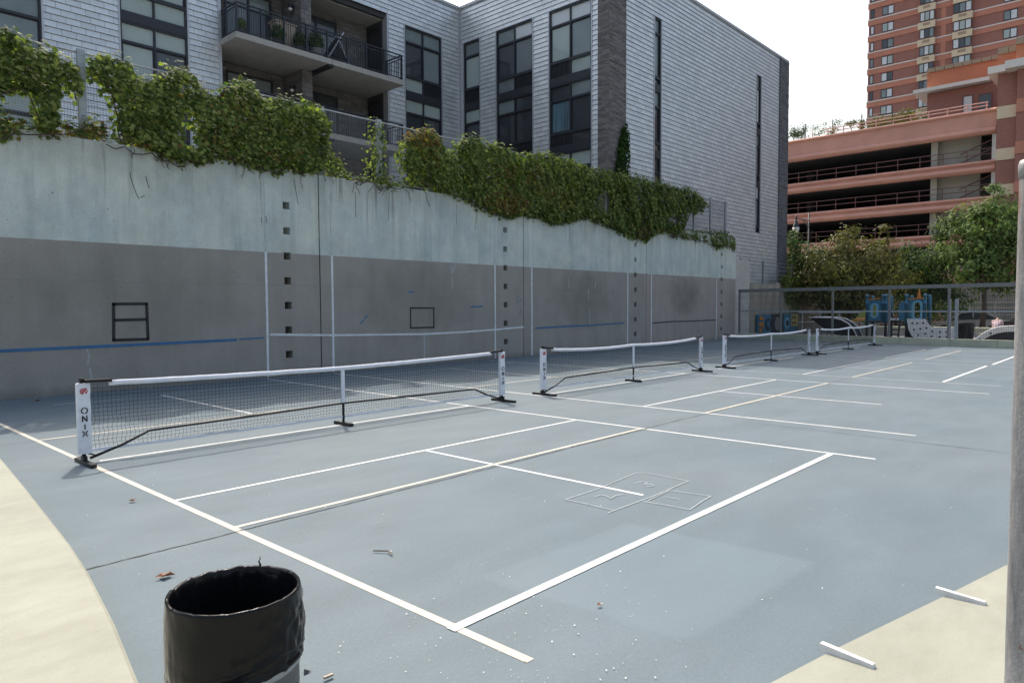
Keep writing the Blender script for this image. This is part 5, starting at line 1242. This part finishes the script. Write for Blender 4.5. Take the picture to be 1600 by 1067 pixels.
for (z0, z1) in ((13.6, 15.72), (10.66, 12.62), (7.72, 9.68), (4.7, 6.75)):
    MB().box(GX+1.5, GX+1.9, YBm, YA, z0-.4, z1+.3).build('stair_wall', M['beige'], gar); MB().box(GX+.9, GX+1.3, YA-.55, YA-.05, z0-.4, z1+.3).build('column', M['beige'], gar)
    MB().box(GX+.15, GX+.8, YD-.10, YC+.08, z0-.1, z1+.1).build('column', M['cornice'], gar)
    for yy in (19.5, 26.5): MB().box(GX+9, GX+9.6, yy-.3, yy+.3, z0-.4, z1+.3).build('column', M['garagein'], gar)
    rl = MB(); yy = YC+.1
    for h in (.55, 1.0): rl.tube([(GX+.25, YC+.05, z0+h), (GX+.25, GY1-.2, z0+h)], .035, 6)
    ro = rl.build('deck_rail', M['pinkrail'], gar)
    while yy < GY1: MB().tube([(GX+.25, yy, z0-.02), (GX+.25, yy, z0+1.02)], .035, 6).build('rail_post', M['pinkrail'], ro); yy += 1.75
    st = MB(); a, b = YA-2.2, YA-4.6
    for h in (.0, .75): st.bar((GX+1.1, a, z0+.15+h), (GX+1.1, b, z0+1.15+h), .09)
    st.bar((GX+1.1, b, z0+1.15), (GX+1.1, b-.7, z0+1.2), .12, .10)
    st.build('stair_rail', M['pinkrail'], gar)
rp = MB()
for h in (.28, .55): rp.tube([(GX+.05, GY0+.6, 17.8+h), (GX+.05, 15.0, 17.8+h)], .045, 6)
rro = rp.build('roof_rail', M['pinkpale'], gar)
for i in range(11): y = GY0+.7+i*1.4; MB().tube([(GX+.05, y, 17.78), (GX+.05, y, 18.37)], .045, 6).build('rail_post', M['pinkpale'], rro)
# fence and plants on the garage roof
rfn = thing('roof_fence', 'thin dark wire fence on the roof of the parking garage', 'fence', (GX+1.5, 18, 17.8))
for i in range(9): y = 9.5+i*2.6; MB().tube([(GX+1.5, y, 17.3), (GX+1.5, y, 19.5)], .05, 6).build('post', M['lampgrey'], rfn)
for z in (18.3, 18.8, 19.3): MB().tube([(GX+1.5, 9.5, z), (GX+1.5, 30.3, z)], .015, 4).build('wire', M['wire'], rfn)

# ------------------------------------------------------------------ brick block and piers at the garage's end
bk = thing('brick_block', 'dark red brick block with orange parapet and white cornice above the garage decks', 'building', (70, 3, 0))
BX0 = 70.0
by = lambda px, py: float(at(px, py, 0, BX0)[1]); bz = lambda px, py: float(at(px, py, 0, BX0)[2])
yl, yr = by(1449, 150), by(1562, 150)
zc1 = bz(1500, 130)
MB().box(BX0, BX0+18, yr-1, yl, 17.0, bz(1448, 148)).build('wall', M['brickred'], bk)
zt_ = bz(1449, 116); zcb = bz(1449, 143)
MB().box(BX0-.25, BX0+18, yr-1, yl, bz(1448, 143)+.08, zt_).build('parapet', M['parapetbrick'], bk)
MB().box(BX0-.9, BX0+18, by(1549, 122), yl+1.0, bz(1448, 147), bz(1448, 143)+.08).build('cornice', M['cornice'], bk)
r_ = random.Random(3)
for i in range(20):
    a = yl-i*.72; 
    if a-.7 < yr-1: break
    MB().box(BX0-.4, BX0+.5, a-.68, a, zt_+.002, zt_+.36+r_.uniform(-.02, .02)).build('coping_block', M['coping'], bk)
def opening(px0, py0, px1, py1, mat, nm='window'):
    y0, y1, z1, z0 = by(px1, py0), by(px0, py0), bz((px0+px1)/2, py0), bz((px0+px1)/2, py1)
    f = MB().box(BX0-.06, BX0-.003, y0-.12, y0, z0, z1+.12).box(BX0-.06, BX0-.003, y1, y1+.12, z0, z1+.12).box(BX0-.061, BX0-.003, y0, y1, z1, z1+.12).build(nm, M['pinkrail'], bk)
    MB().box(BX0-.03, BX0-.004, y0+.01, y1-.01, z0, z1-.01).build('pane', M[mat], f)
opening(1506, 151, 1519, 176, 'g_white'); opening(1531, 148, 1548, 172, 'g_dark', 'doorway')
# corner pier (beige / brick bands) and the taller block on the right
pv = thing('brick_pier', 'tall brick corner pier with beige bands beside the garage decks', 'building', (62, 0, 0))
PX = 63.4
py_ = lambda px, py: float(at(px, py, 0, PX)[1]); pz = lambda px, py: float(at(px, py, 0, PX)[2])
ya, yb2 = py_(1587, 200), py_(1557, 200)
zb_ = [(-.05, pz(1570, 305)), (pz(1570, 305), pz(1570, 288)), (pz(1570, 288), pz(1570, 250)), (pz(1570, 250), pz(1570, 232)), (pz(1570, 232), pz(1570, 185)), (pz(1570, 185), pz(1570, 166)), (pz(1570, 166), pz(1570, 114))]
for i, (a, b) in enumerate(zb_):
    MB().box(PX-(.06 if i % 2 else 0), PX+8, ya, yb2, a+.001, b-.001).build('beige_band' if i % 2 else 'brick_wall', M['beigebrick' if i % 2 else 'brickred'], pv)
zt2_ = pz(1570, 114)
MB().box(PX-.5, PX+8, ya-.2, py_(1545, 110), zt2_, zt2_+.55).build('cornice', M['cornice'], pv)
MB().box(PX-.3, PX+8, ya-.2, py_(1560, 95), zt2_+.551, pz(1570, 86)).build('parapet', M['parapetbrick'], pv)
for i in range(4): MB().box(PX-.4, PX+.6, py_(1560, 90)-i*.75-.72, py_(1560, 90)-i*.75, pz(1570, 86)+.002, pz(1570, 86)+.5).build('coping_block', M['coping'], pv)
rb_ = thing('brick_wing', 'red brick wing with orange bands at the right edge behind the steel pole', 'building', (62, -8, 0))
PX = 62.9
ys0, ys1 = -24.0, float(at(1587, 200, 0, PX)[1])-.01
zz = [(-.05, pz(1594, 300)), (pz(1594, 300), pz(1594, 283)), (pz(1594, 283), pz(1594, 240)), (pz(1594, 240), pz(1594, 221)), (pz(1594, 221), pz(1594, 175)), (pz(1594, 175), pz(1594, 154)), (pz(1594, 154), pz(1594, 108))]
for i, (a, b) in enumerate(zz): MB().box(PX-(.06 if i % 2 else 0), PX+8, ys0, ys1, a+.001, b-.001).build('orange_band' if i % 2 else 'brick_wall', M['orangebrick' if i % 2 else 'brickred'], rb_)
zq = pz(1594, 108)
MB().box(PX-.9, PX+8, ys0, py_(1573, 104), zq, zq+.6).build('cornice', M['cornice'], rb_); MB().box(PX-.5, PX+8, ys0, py_(1589, 85), zq+.601, pz(1594, 72)).build('parapet', M['parapetbrick'], rb_)
for i in range(20): MB().box(PX-.6, PX+.5, py_(1589, 80)-i*.75-.72, py_(1589, 80)-i*.75, pz(1594, 72)+.002, pz(1594, 72)+.5).build('coping_block', M['coping'], rb_)

# ------------------------------------------------------------------ the tower block
TX = 127.0
ty = lambda px, py=15: float(at(px, py, 0, TX)[1]); tz = lambda px, py: float(at(px, py, 0, TX)[2])
tow = thing('apartment_tower', 'tall red brick apartment tower with orange and white floor bands rising behind the garage', 'building', (TX+10, 10, 0))
zf0 = tz(1357.9, 110); pitch = (tz(1357.9, 8.1)-zf0)/4
yL = ty(1358); yR = -25.0
NF = range(-11, 9)
ZT = zf0+pitch*9; ZB = zf0-pitch*11
MB().box(TX, TX+22, yR, yL, -.05, ZT).build('wall', M['brickred'], tow)
B0, B1_ = ty(1436), ty(1463); C0, C1 = ty(1490), ty(1521)
for k in NF:
    z = zf0+k*pitch
    segs = [(yL+.12, B0), (B1_, C0), (C1, yR)]
    for j, (a, b) in enumerate(segs):
        MB().box(TX-.10, TX-.002, b+.005, a-.005, z-.05-.30*pitch, z-.051).build('orange_band', M['orangebrick'], tow)   # orange course under the white string
        MB().box(TX-.16, TX-.003, b+.006, a-.006, z-.05, z+.13).build('string_course', M['cornice'], tow)
    z0 = z
    def tw(px0, px1, dz0, dz1, n, mats, proj=0.0):
        a, b = ty(px1), ty(px0); mb = MB(); X = TX-proj
        mb.box(X-.05, X-.004, a, a+.09, z0+dz0, z0+dz1).box(X-.05, X-.004, b-.09, b, z0+dz0, z0+dz1).box(X-.049, X-.004, a+.09, b-.09, z0+dz0, z0+dz0+.1).box(X-.049, X-.004, a+.09, b-.09, z0+dz1-.1, z0+dz1)
        for i in range(1, n): y = a+(b-a)*i/n; mb.box(X-.048, X-.004, y-.06, y+.06, z0+dz0+.1, z0+dz1-.1)
        o = mb.build('window', M['frame'], tow)
        for i in range(n):
            p, q = a+(b-a)*i/n+.07, a+(b-a)*(i+1)/n-.07; mt = mats[(i+k*2+int(px0)) % len(mats)]
            MB().box(X-.03, X-.005, p, q, z0+dz0+.11, z0+dz1-.11).build('pane', M[mt], o)
    if -6 <= k <= 5:
        mm = ['g_white', 'g_grey', 'g_dark', 'g_white', 'g_blind']
        tw(1361, 1366.5, .30, 1.75, 1, mm); tw(1379, 1397, .30, 1.75, 2, mm); tw(1439, 1461.5, .30, 1.80, 3, mm, .45); tw(1491, 1519.5, .30, 1.80, 3, mm, .45); tw(1568.5, 1590.5, .30, 1.75, 2, mm)
    for a, b in ((B0, B1_), (C0, C1)):
        MB().box(TX-.62, TX-.004, b, a, z-.34*pitch+.02, z+.13).build('beige_panel', M['beigebrick'], tow); MB().box(TX-.66, TX-.621, b+(a-b)*.3, b+(a-b)*.7, z-.17*pitch, z-.05).build('vent_grille', M['coping'], tow)
        MB().box(TX-.44, TX-.004, b+.12, a-.12, z+.131, z+.66*pitch+.019).build('bay_wall', M['brickred'], tow)
y_ = ty(1475); MB().box(TX-.06, TX-.0025, y_-.35, y_+.35, ZB, ZT).build('orange_pilaster', M['orangebrick'], tow)

# ------------------------------------------------------------------ trees, roof plants
def tree(name, label, px, base, crown, n, size, mat, trunk_r, seed, cat='tree', group=None, roll=.9, trunk=True, core=.25):
    """px: unused label of kind; crown: list of (centre, radii) ellipsoids; leaves sit in twig clumps so that gaps show"""
    t = thing(name, label, cat, base, group); r = np.random.default_rng(seed); rr = random.Random(seed)
    Ps, Ns = [], []
    vol = np.array([c[1][0]*c[1][1]*c[1][2] for c in crown]); cl = np.maximum((vol/vol.sum()*n/55).astype(int), 3)
    tips = []
    for (c, rad), k in zip(crown, cl):
        c, rad = np.array(c), np.array(rad)
        d = r.normal(0, 1, (k, 3)); d /= np.linalg.norm(d, axis=1, keepdims=True); rad_f = r.uniform(core, 1, (k, 1))**.55*r.uniform(.74, 1.30, (k, 1))
        ctr = c+d*rad*rad_f; tips += [tuple(x) for x in ctr[:: max(1, k//6)]]
        for q, dd in zip(ctr, d):
            m_ = int(55*r.uniform(.5, 1.4)); s = r.uniform(.55, 1.15)*min(rad)*.26+.10
            off = r.normal(0, 1, (m_, 3))*np.array([s, s, s*.6]); Ps.append(q+off); Ns.append(off*.8/s+dd*1.0+np.array([-.5, -.4, .9])*.8+r.normal(0, .6, (m_, 3)))
    P, Nn = np.concatenate(Ps), np.concatenate(Ns); g = P[:, 2] > base[2]+.12; P, Nn = P[g], Nn[g]
    leaf_mesh('crown', P, Nn, size*r.uniform(.6, 1.3, len(P)), M[mat], t, QUAD, QUAD_F, roll=roll, kind='stuff')
    if trunk:
        b = Vector(base); cc = Vector(np.mean([c[0] for c in crown], axis=0)); fork = b.lerp(Vector((b.x*.7+cc.x*.3, b.y*.7+cc.y*.3, cc.z)), .5)
        MB().tube([b, b.lerp(fork, .5)+Vector((.05, -.06, 0)), fork], [trunk_r, trunk_r*.8, trunk_r*.65], 10).build('trunk', M['bark'], t, True)
        lm = MB()
        for q in tips:
            q = Vector(q); mid = fork.lerp(q, .5)+Vector((rr.uniform(-.2, .2), rr.uniform(-.2, .2), rr.uniform(.0, .3))); lm.tube([fork-Vector((0, 0, rr.uniform(0, .4))), mid, q], [trunk_r*.42, trunk_r*.22, trunk_r*.07], 6)
        lm.build('limb', M['bark'], t, True)
    return t
def E(px, py, d, rx, ry, rz): p = at_depth(px, py, d); return (tuple(p), (rx, ry, rz))
gb = lambda px, d, z=.1: (float(at_depth(px, 480, d)[0]), float(at_depth(px, 480, d)[1]), z)
tree('bushy_tree', 'broad olive green bushy tree turning brown, right of the street lamp', 'olive', gb(1325, 44), [E(1325, 358, 44, .65, .65, 1.0), E(1322, 388, 44, 1.25, 1.25, 1.2), E(1295, 418, 44, 1.9, 1.9, 1.4), E(1345, 420, 44, 2.0, 2, 1.5), E(1310, 445, 44, 2.3, 2.3, 1.5), E(1378, 380, 45, .7, .7, 1.1), E(1380, 408, 45, 1.15, 1.15, 1.1), E(1388, 438, 45, 1.35, 1.35, 1.2), E(1335, 462, 44, 1.8, 1.8, 1.1)], 13000, .25, 'olive', .16, 21)
tree('dark_tree', 'dark green tree between the olive bushy tree and the pale green street tree', 'deep', gb(1440, 47), [E(1425, 402, 47, .9, .9, .9), E(1440, 428, 47, 1.6, 1.6, 1.5), E(1465, 370, 48, .8, .8, 1.0), E(1470, 408, 48, 1.2, 1.2, 1.6), E(1418, 440, 47, 1.4, 1.4, 1.5), E(1455, 450, 47, 1.8, 1.8, 1.2)], 9000, .23, 'deep', .15, 22)
tree('street_tree', 'tall pale green street tree with a bare brown trunk in front of the brick wing', 'fresh', gb(1535, 43), [E(1560, 320, 43, 1.3, 1.3, 1.0), E(1540, 345, 43, 1.9, 1.9, 1.2), E(1575, 360, 43, 1.8, 1.8, 1.5), E(1515, 350, 43, 1.2, 1.2, .9), E(1525, 385, 43, 1.9, 1.9, 1.3), E(1565, 405, 43, 2.0, 2, 1.4), E(1520, 425, 43, 1.4, 1.4, 1.0), E(1620, 370, 43, 2.2, 2.2, 2.2), E(1570, 440, 43, 1.5, 1.5, .8), E(1500, 405, 43, .7, .7, .6)], 13000, .25, 'fresh', .17, 23)
tree('shrub', 'dark shrub behind the terrace railing beside the grey building corner', 'deep', gb(1240, 46, 2.6), [E(1246, 425, 46, 1.1, 1.1, 1.4), E(1236, 395, 46, .8, .8, 1.3), E(1264, 412, 47, 1.2, 1.2, 1.3), E(1240, 372, 47, .5, .5, .9)], 5000, .18, 'deep', .08, 24, 'shrub')
tree('low_tree', 'brownish undergrowth and low branches seen through the playground fence', 'deep', gb(1400, 50), [E(1340, 475, 50, 2.6, 2.6, 1.3), E(1400, 480, 50, 2.6, 2.6, 1.4), E(1470, 470, 51, 2.2, 2.2, 1.4), E(1300, 480, 50, 2.0, 2.0, 1.3)], 8000, .2, 'deep', .1, 25, 'shrub')
for i, (px, w_, h) in enumerate(((1240, .95, 1.0), (1252, .8, .9), (1279, .7, .85), (1303, .75, .9), (1330, .6, .8), (1347, .5, .7))):
    p = at(px, 218-(px-1232)*.16, 0, GX+1.0)
    tree('roof_shrub', ['dense dark shrub on the garage roof next to the grey building', 'second shrub from the grey building on the garage roof', 'third thin sapling from the grey building on the garage roof', 'fourth thin sapling from the grey building on the garage roof', 'thin sapling second from the tower on the garage roof', 'thin sapling closest to the tower on the garage roof'][i], '', (p[0], p[1], 17.85), [((p[0], p[1], 17.9+h*.9), (w_*.7, w_*.8, h*.85))], 600 if i < 2 else 330, .15, 'deep' if i < 2 else 'roofplant', .03, 40+i, 'shrub', 'plants on the garage roof', core=.1)
p = at(1397, 185, 0, GX+1.2)
tree('roof_shrub', 'wide yellow brown shrub on the garage roof in front of the tower', '', (p[0], p[1], 17.7), [((p[0], p[1]+.9, 18.3), (1.0, 1.7, .75)), ((p[0], p[1]-.9, 18.5), (1.0, 1.7, .85))], 2600, .15, 'roofplant', .04, 50, 'shrub', 'plants on the garage roof', core=.05)

# street lamp
LK = 49/42; LX, LY = float(at_depth(1263, 400, 49)[0]), float(at_depth(1263, 400, 49)[1]); LZ = lambda z: 1.73+(z-1.73)*LK
lm_ = thing('street_lamp', 'grey street lamp with one bracket arm and a bell shaped lantern', 'street lamp', (LX, LY, .1))
MB().tube([(LX, LY, .1), (LX, LY, 1.2), (LX, LY, LZ(7.2))], [.09, .06, .045], 10).build('pole', M['lampgrey'], lm_, True)
side_v = -Vector(CR); hx, hy = side_v.x*.76*LK, side_v.y*.76*LK
MB().bar((LX, LY, LZ(6.75)), (LX+hx, LY+hy, LZ(6.88)), .05, .06).bar((LX, LY, LZ(6.35)), (LX+hx*.45, LY+hy*.45, LZ(6.80)), .05).build('bracket_arm', M['lampgrey'], lm_)
MB().lathe((LX+hx, LY+hy, LZ(6.05)), [(.06, 1.0*LK), (.07, .85*LK), (.04, .78*LK), (.06, .72*LK), (.11, .60*LK), (.20, .42*LK), (.24, .33*LK)], 14).build('lamp_hood', M['lampgrey'], lm_, True)
MB().lathe((LX+hx, LY+hy, LZ(6.05)), [(.22, .325*LK), (.24, .20*LK), (.18, .06*LK), (.06, .0)], 14).build('lantern_glass', M['lampglass'], lm_, True)

# ------------------------------------------------------------------ parked cars beyond the playground
def car(label, x, y, z, rot, paint, flip=1, group='cars parked in the street'):
    t = thing('parked_car', label, 'car', (x, y, z), group); t.rotation_euler = (0, 0, 0)
    c, s = math.cos(rot), math.sin(rot); T = lambda u, v, w_: (x+c*u-s*v, y+s*u+c*v, z+w_)
    prof = [(-2.2, .35), (-2.25, .62), (-2.1, .86), (-1.25, .93), (1.75, 1.0), (2.15, .92), (2.2, .55), (2.15, .32)]
    mb = MB(); nn = len(prof)
    ws = [.80, .86, .84, .84, .84, .82, .84, .80]
    mb.add([T(u, sgn*wd, h) for sgn in (-1, 1) for (u, h), wd in zip(prof, ws)], [tuple(range(nn-1, -1, -1)), tuple(range(nn, 2*nn))]+[(i, (i+1) % nn, nn+(i+1) % nn, nn+i) for i in range(nn)])
    mb.build('body', M[paint], t)
    cab = [(-1.15, .94), (-.45, 1.44), (.10, 1.52), (.95, 1.48), (1.7, 1.02)]; k = len(cab); wc = [.76, .60, .59, .60, .74]
    MB().add([T(u, sg*wd, h) for sg in (-1, 1) for (u, h), wd in zip(cab, wc)], [tuple(range(k-1, -1, -1)), tuple(range(k, 2*k))]+[(i, (i+1) % k, k+(i+1) % k, k+i) for i in range(k)]).build('window_glass', M['carglass'], t)
    rp_ = MB()
    for sg in (-1, 1):
        for a, b in zip(range(4), range(1, 5)): rp_.bar(T(cab[a][0], sg*(wc[a]+.008), cab[a][1]+.01), T(cab[b][0], sg*(wc[b]+.008), cab[b][1]+.01), .05)
        rp_.bar(T(.28, sg*.70, 1.0), T(.25, sg*.61, 1.48), .06)
    rp_.add([T(-.47, -.62, 1.45), T(-.47, .62, 1.45), T(.1, .61, 1.535), T(.1, -.61, 1.535), T(.97, .62, 1.495), T(.97, -.62, 1.495)], [(0, 1, 2, 3), (3, 2, 4, 5)])
    rp_.build('roof', M[paint], t)
    for sg in (-1, 1): MB().bar(T(-1.1, sg*.80, .97), T(1.65, sg*.80, 1.03), .02, .03).build('window_trim', M['chrome'], t)
    for u in (-1.4, 1.35):
        for sg in (-1, 1):
            wv = MB().tube([T(u, sg*.62, .32), T(u, sg*.85, .32)], .32, 18).build('wheel', M['tyre'], t); MB().tube([T(u, sg*.851, .32), T(u, sg*.865, .32)], .20, 14).build('rim', M['chrome'], wv)
    for sg in (-1, 1):
        MB().bar(T(-2.24, sg*.62, .72), T(-2.05, sg*.62, .76), .26, .13).build('headlight', M['lampglass'], t); MB().bar(T(2.19, sg*.66, .78), T(2.05, sg*.66, .80), .22, .16).build('taillight', M['taillight'], t)
    return t
cpx = lambda px, X: float(at(px, 505, 0, X)[1])
car('silver car parked beyond the playground behind the slatted bin', 51.2, cpx(1516, 51.2), -.34, -math.pi/2, 'carsilver')
car('dark maroon car parked beyond the playground near the steel pole', 51.0, cpx(1585, 51)-1.0, -.34, -math.pi/2, 'cardark')
# beige wall and white railings across the street
bw_ = thing('street_wall', 'brownish banded wall across the street seen through the playground fence', 'wall', (62.6, -4, 0))
for k in range(5): MB().box(62.3, 62.8, -14, 4.5, -.34+k*.68, .30+k*.68).build('wall_course', M['sidewall'], bw_)
MB().box(62.34, 62.76, -13.9, 4.4, -.34, 3.0).build('wall_core', M['coping'], bw_)
gr = thing('guard_railing', 'beige street guard railing in front of the banded wall across the street', 'railing', (60, -3, 0))
for i in range(7): y = -8+i*1.7; MB().tube([(60, y, -.34), (60, y, 1.9)], .05, 6).build('post', M['beige'], gr)
for z in (.9, 1.4, 1.85): MB().tube([(60, -8.1, z), (60, 2.3, z)], .04, 6).build('rail', M['beige'], gr)

# ------------------------------------------------------------------ litter on the court
def dry_leaf(x, y, s, label, seed):
    r = random.Random(seed); vs = []; n = 10
    for i in range(n): a = 2*math.pi*i/n; q = s*(1 if i % 2 else .62)*r.uniform(.8, 1.2); vs.append((x+q*math.cos(a), y+q*math.sin(a)*.7, .014+s*.30*abs(math.sin(a*1.5+seed))+r.uniform(0, .006)))
    mb = MB().add(vs+[(x, y, .012)], [(i, (i+1) % n, n) for i in range(n)]); tag(mb.build('dry_leaf', M['dryleaf'], loc=(x, y, 0)), label, 'leaf', 'dry leaves on the court')
dry_leaf(-4.09, -4.14, .058, 'curled brown leaf on the court just left of the litter bin', 1)
dry_leaf(-3.57, -2.08, .035, 'small brown leaf on the court left of the old cream line, below the nearest net', 2)
dry_leaf(-2.59, -6.47, .020, 'tiny brown leaf on the bright patch right of the white baseline', 3)
dry_leaf(*gp(58, 627)[:2], .06, 'brown leaf lying at the foot of the painted wall on the left', 4)
dry_leaf(*gp(140, 700)[:2], .03, 'brown leaf on the court close to the left edge of the pale slab', 5)
a, b, c = gp(583, 863), gp(606, 864), gp(613, 869)
tag(MB().tube([(*a[:2], .014), (*b[:2], .017), (*c[:2], .013)], .005, 5).build('twig', M['twig'], loc=(a[0], a[1], 0)), 'thin brown twig on the court between the two cream lines', 'twig')
a, b = gp(506, 1064), gp(520, 1058)
tag(MB().bar((*a[:2], .016), (*b[:2], .016), .012, .010).build('wood_chip', M['wood'], loc=(a[0], a[1], 0)), 'pale wood chip on the court at the bottom right of the litter bin', 'wood chip')
a = gp(478, 1051)
tag(MB().add([(a[0]-.02, a[1]-.015, .005), (a[0]+.022, a[1]-.01, .006), (a[0]+.004, a[1]+.02, .012), (a[0]-.008, a[1]+.004, .02)], [(0, 1, 3), (1, 2, 3), (2, 0, 3)]).build('plastic_scrap', M['black'], loc=(a[0], a[1], 0)), 'black plastic scrap on the court beside the litter bin', 'scrap')
fl = MB(); r = random.Random(9)
def flake(x, y, s, z=.006):
    n = 5; a0 = r.uniform(0, 6); fl.add([(x+s*r.uniform(.5, 1.2)*math.cos(a0+i*1.257), y+s*r.uniform(.5, 1.2)*math.sin(a0+i*1.257), z+r.uniform(0, .004)) for i in range(n)], [tuple(range(n))])
for _ in range(230):
    x, y = r.uniform(-4.6, 3), r.uniform(-7.6, 2)
    if x < -4.3 and y > -5: continue
    flake(x, y, r.choice([.002, .003, .003, .004, .006]))
for _ in range(150): x = r.gauss(-3.3, .6); flake(x, r.gauss(-6.6, .5), r.choice([.003, .004, .006]))
for _ in range(160): x = r.uniform(-8, 29); flake(x, 7.36-abs(r.gauss(0, .10)), r.uniform(.01, .035))
fo = fl.build('paint_flakes', M['flake'], kind='stuff'); fo['label'] = 'small pale flakes and crumbs scattered on the court'; fo['category'] = 'debris'
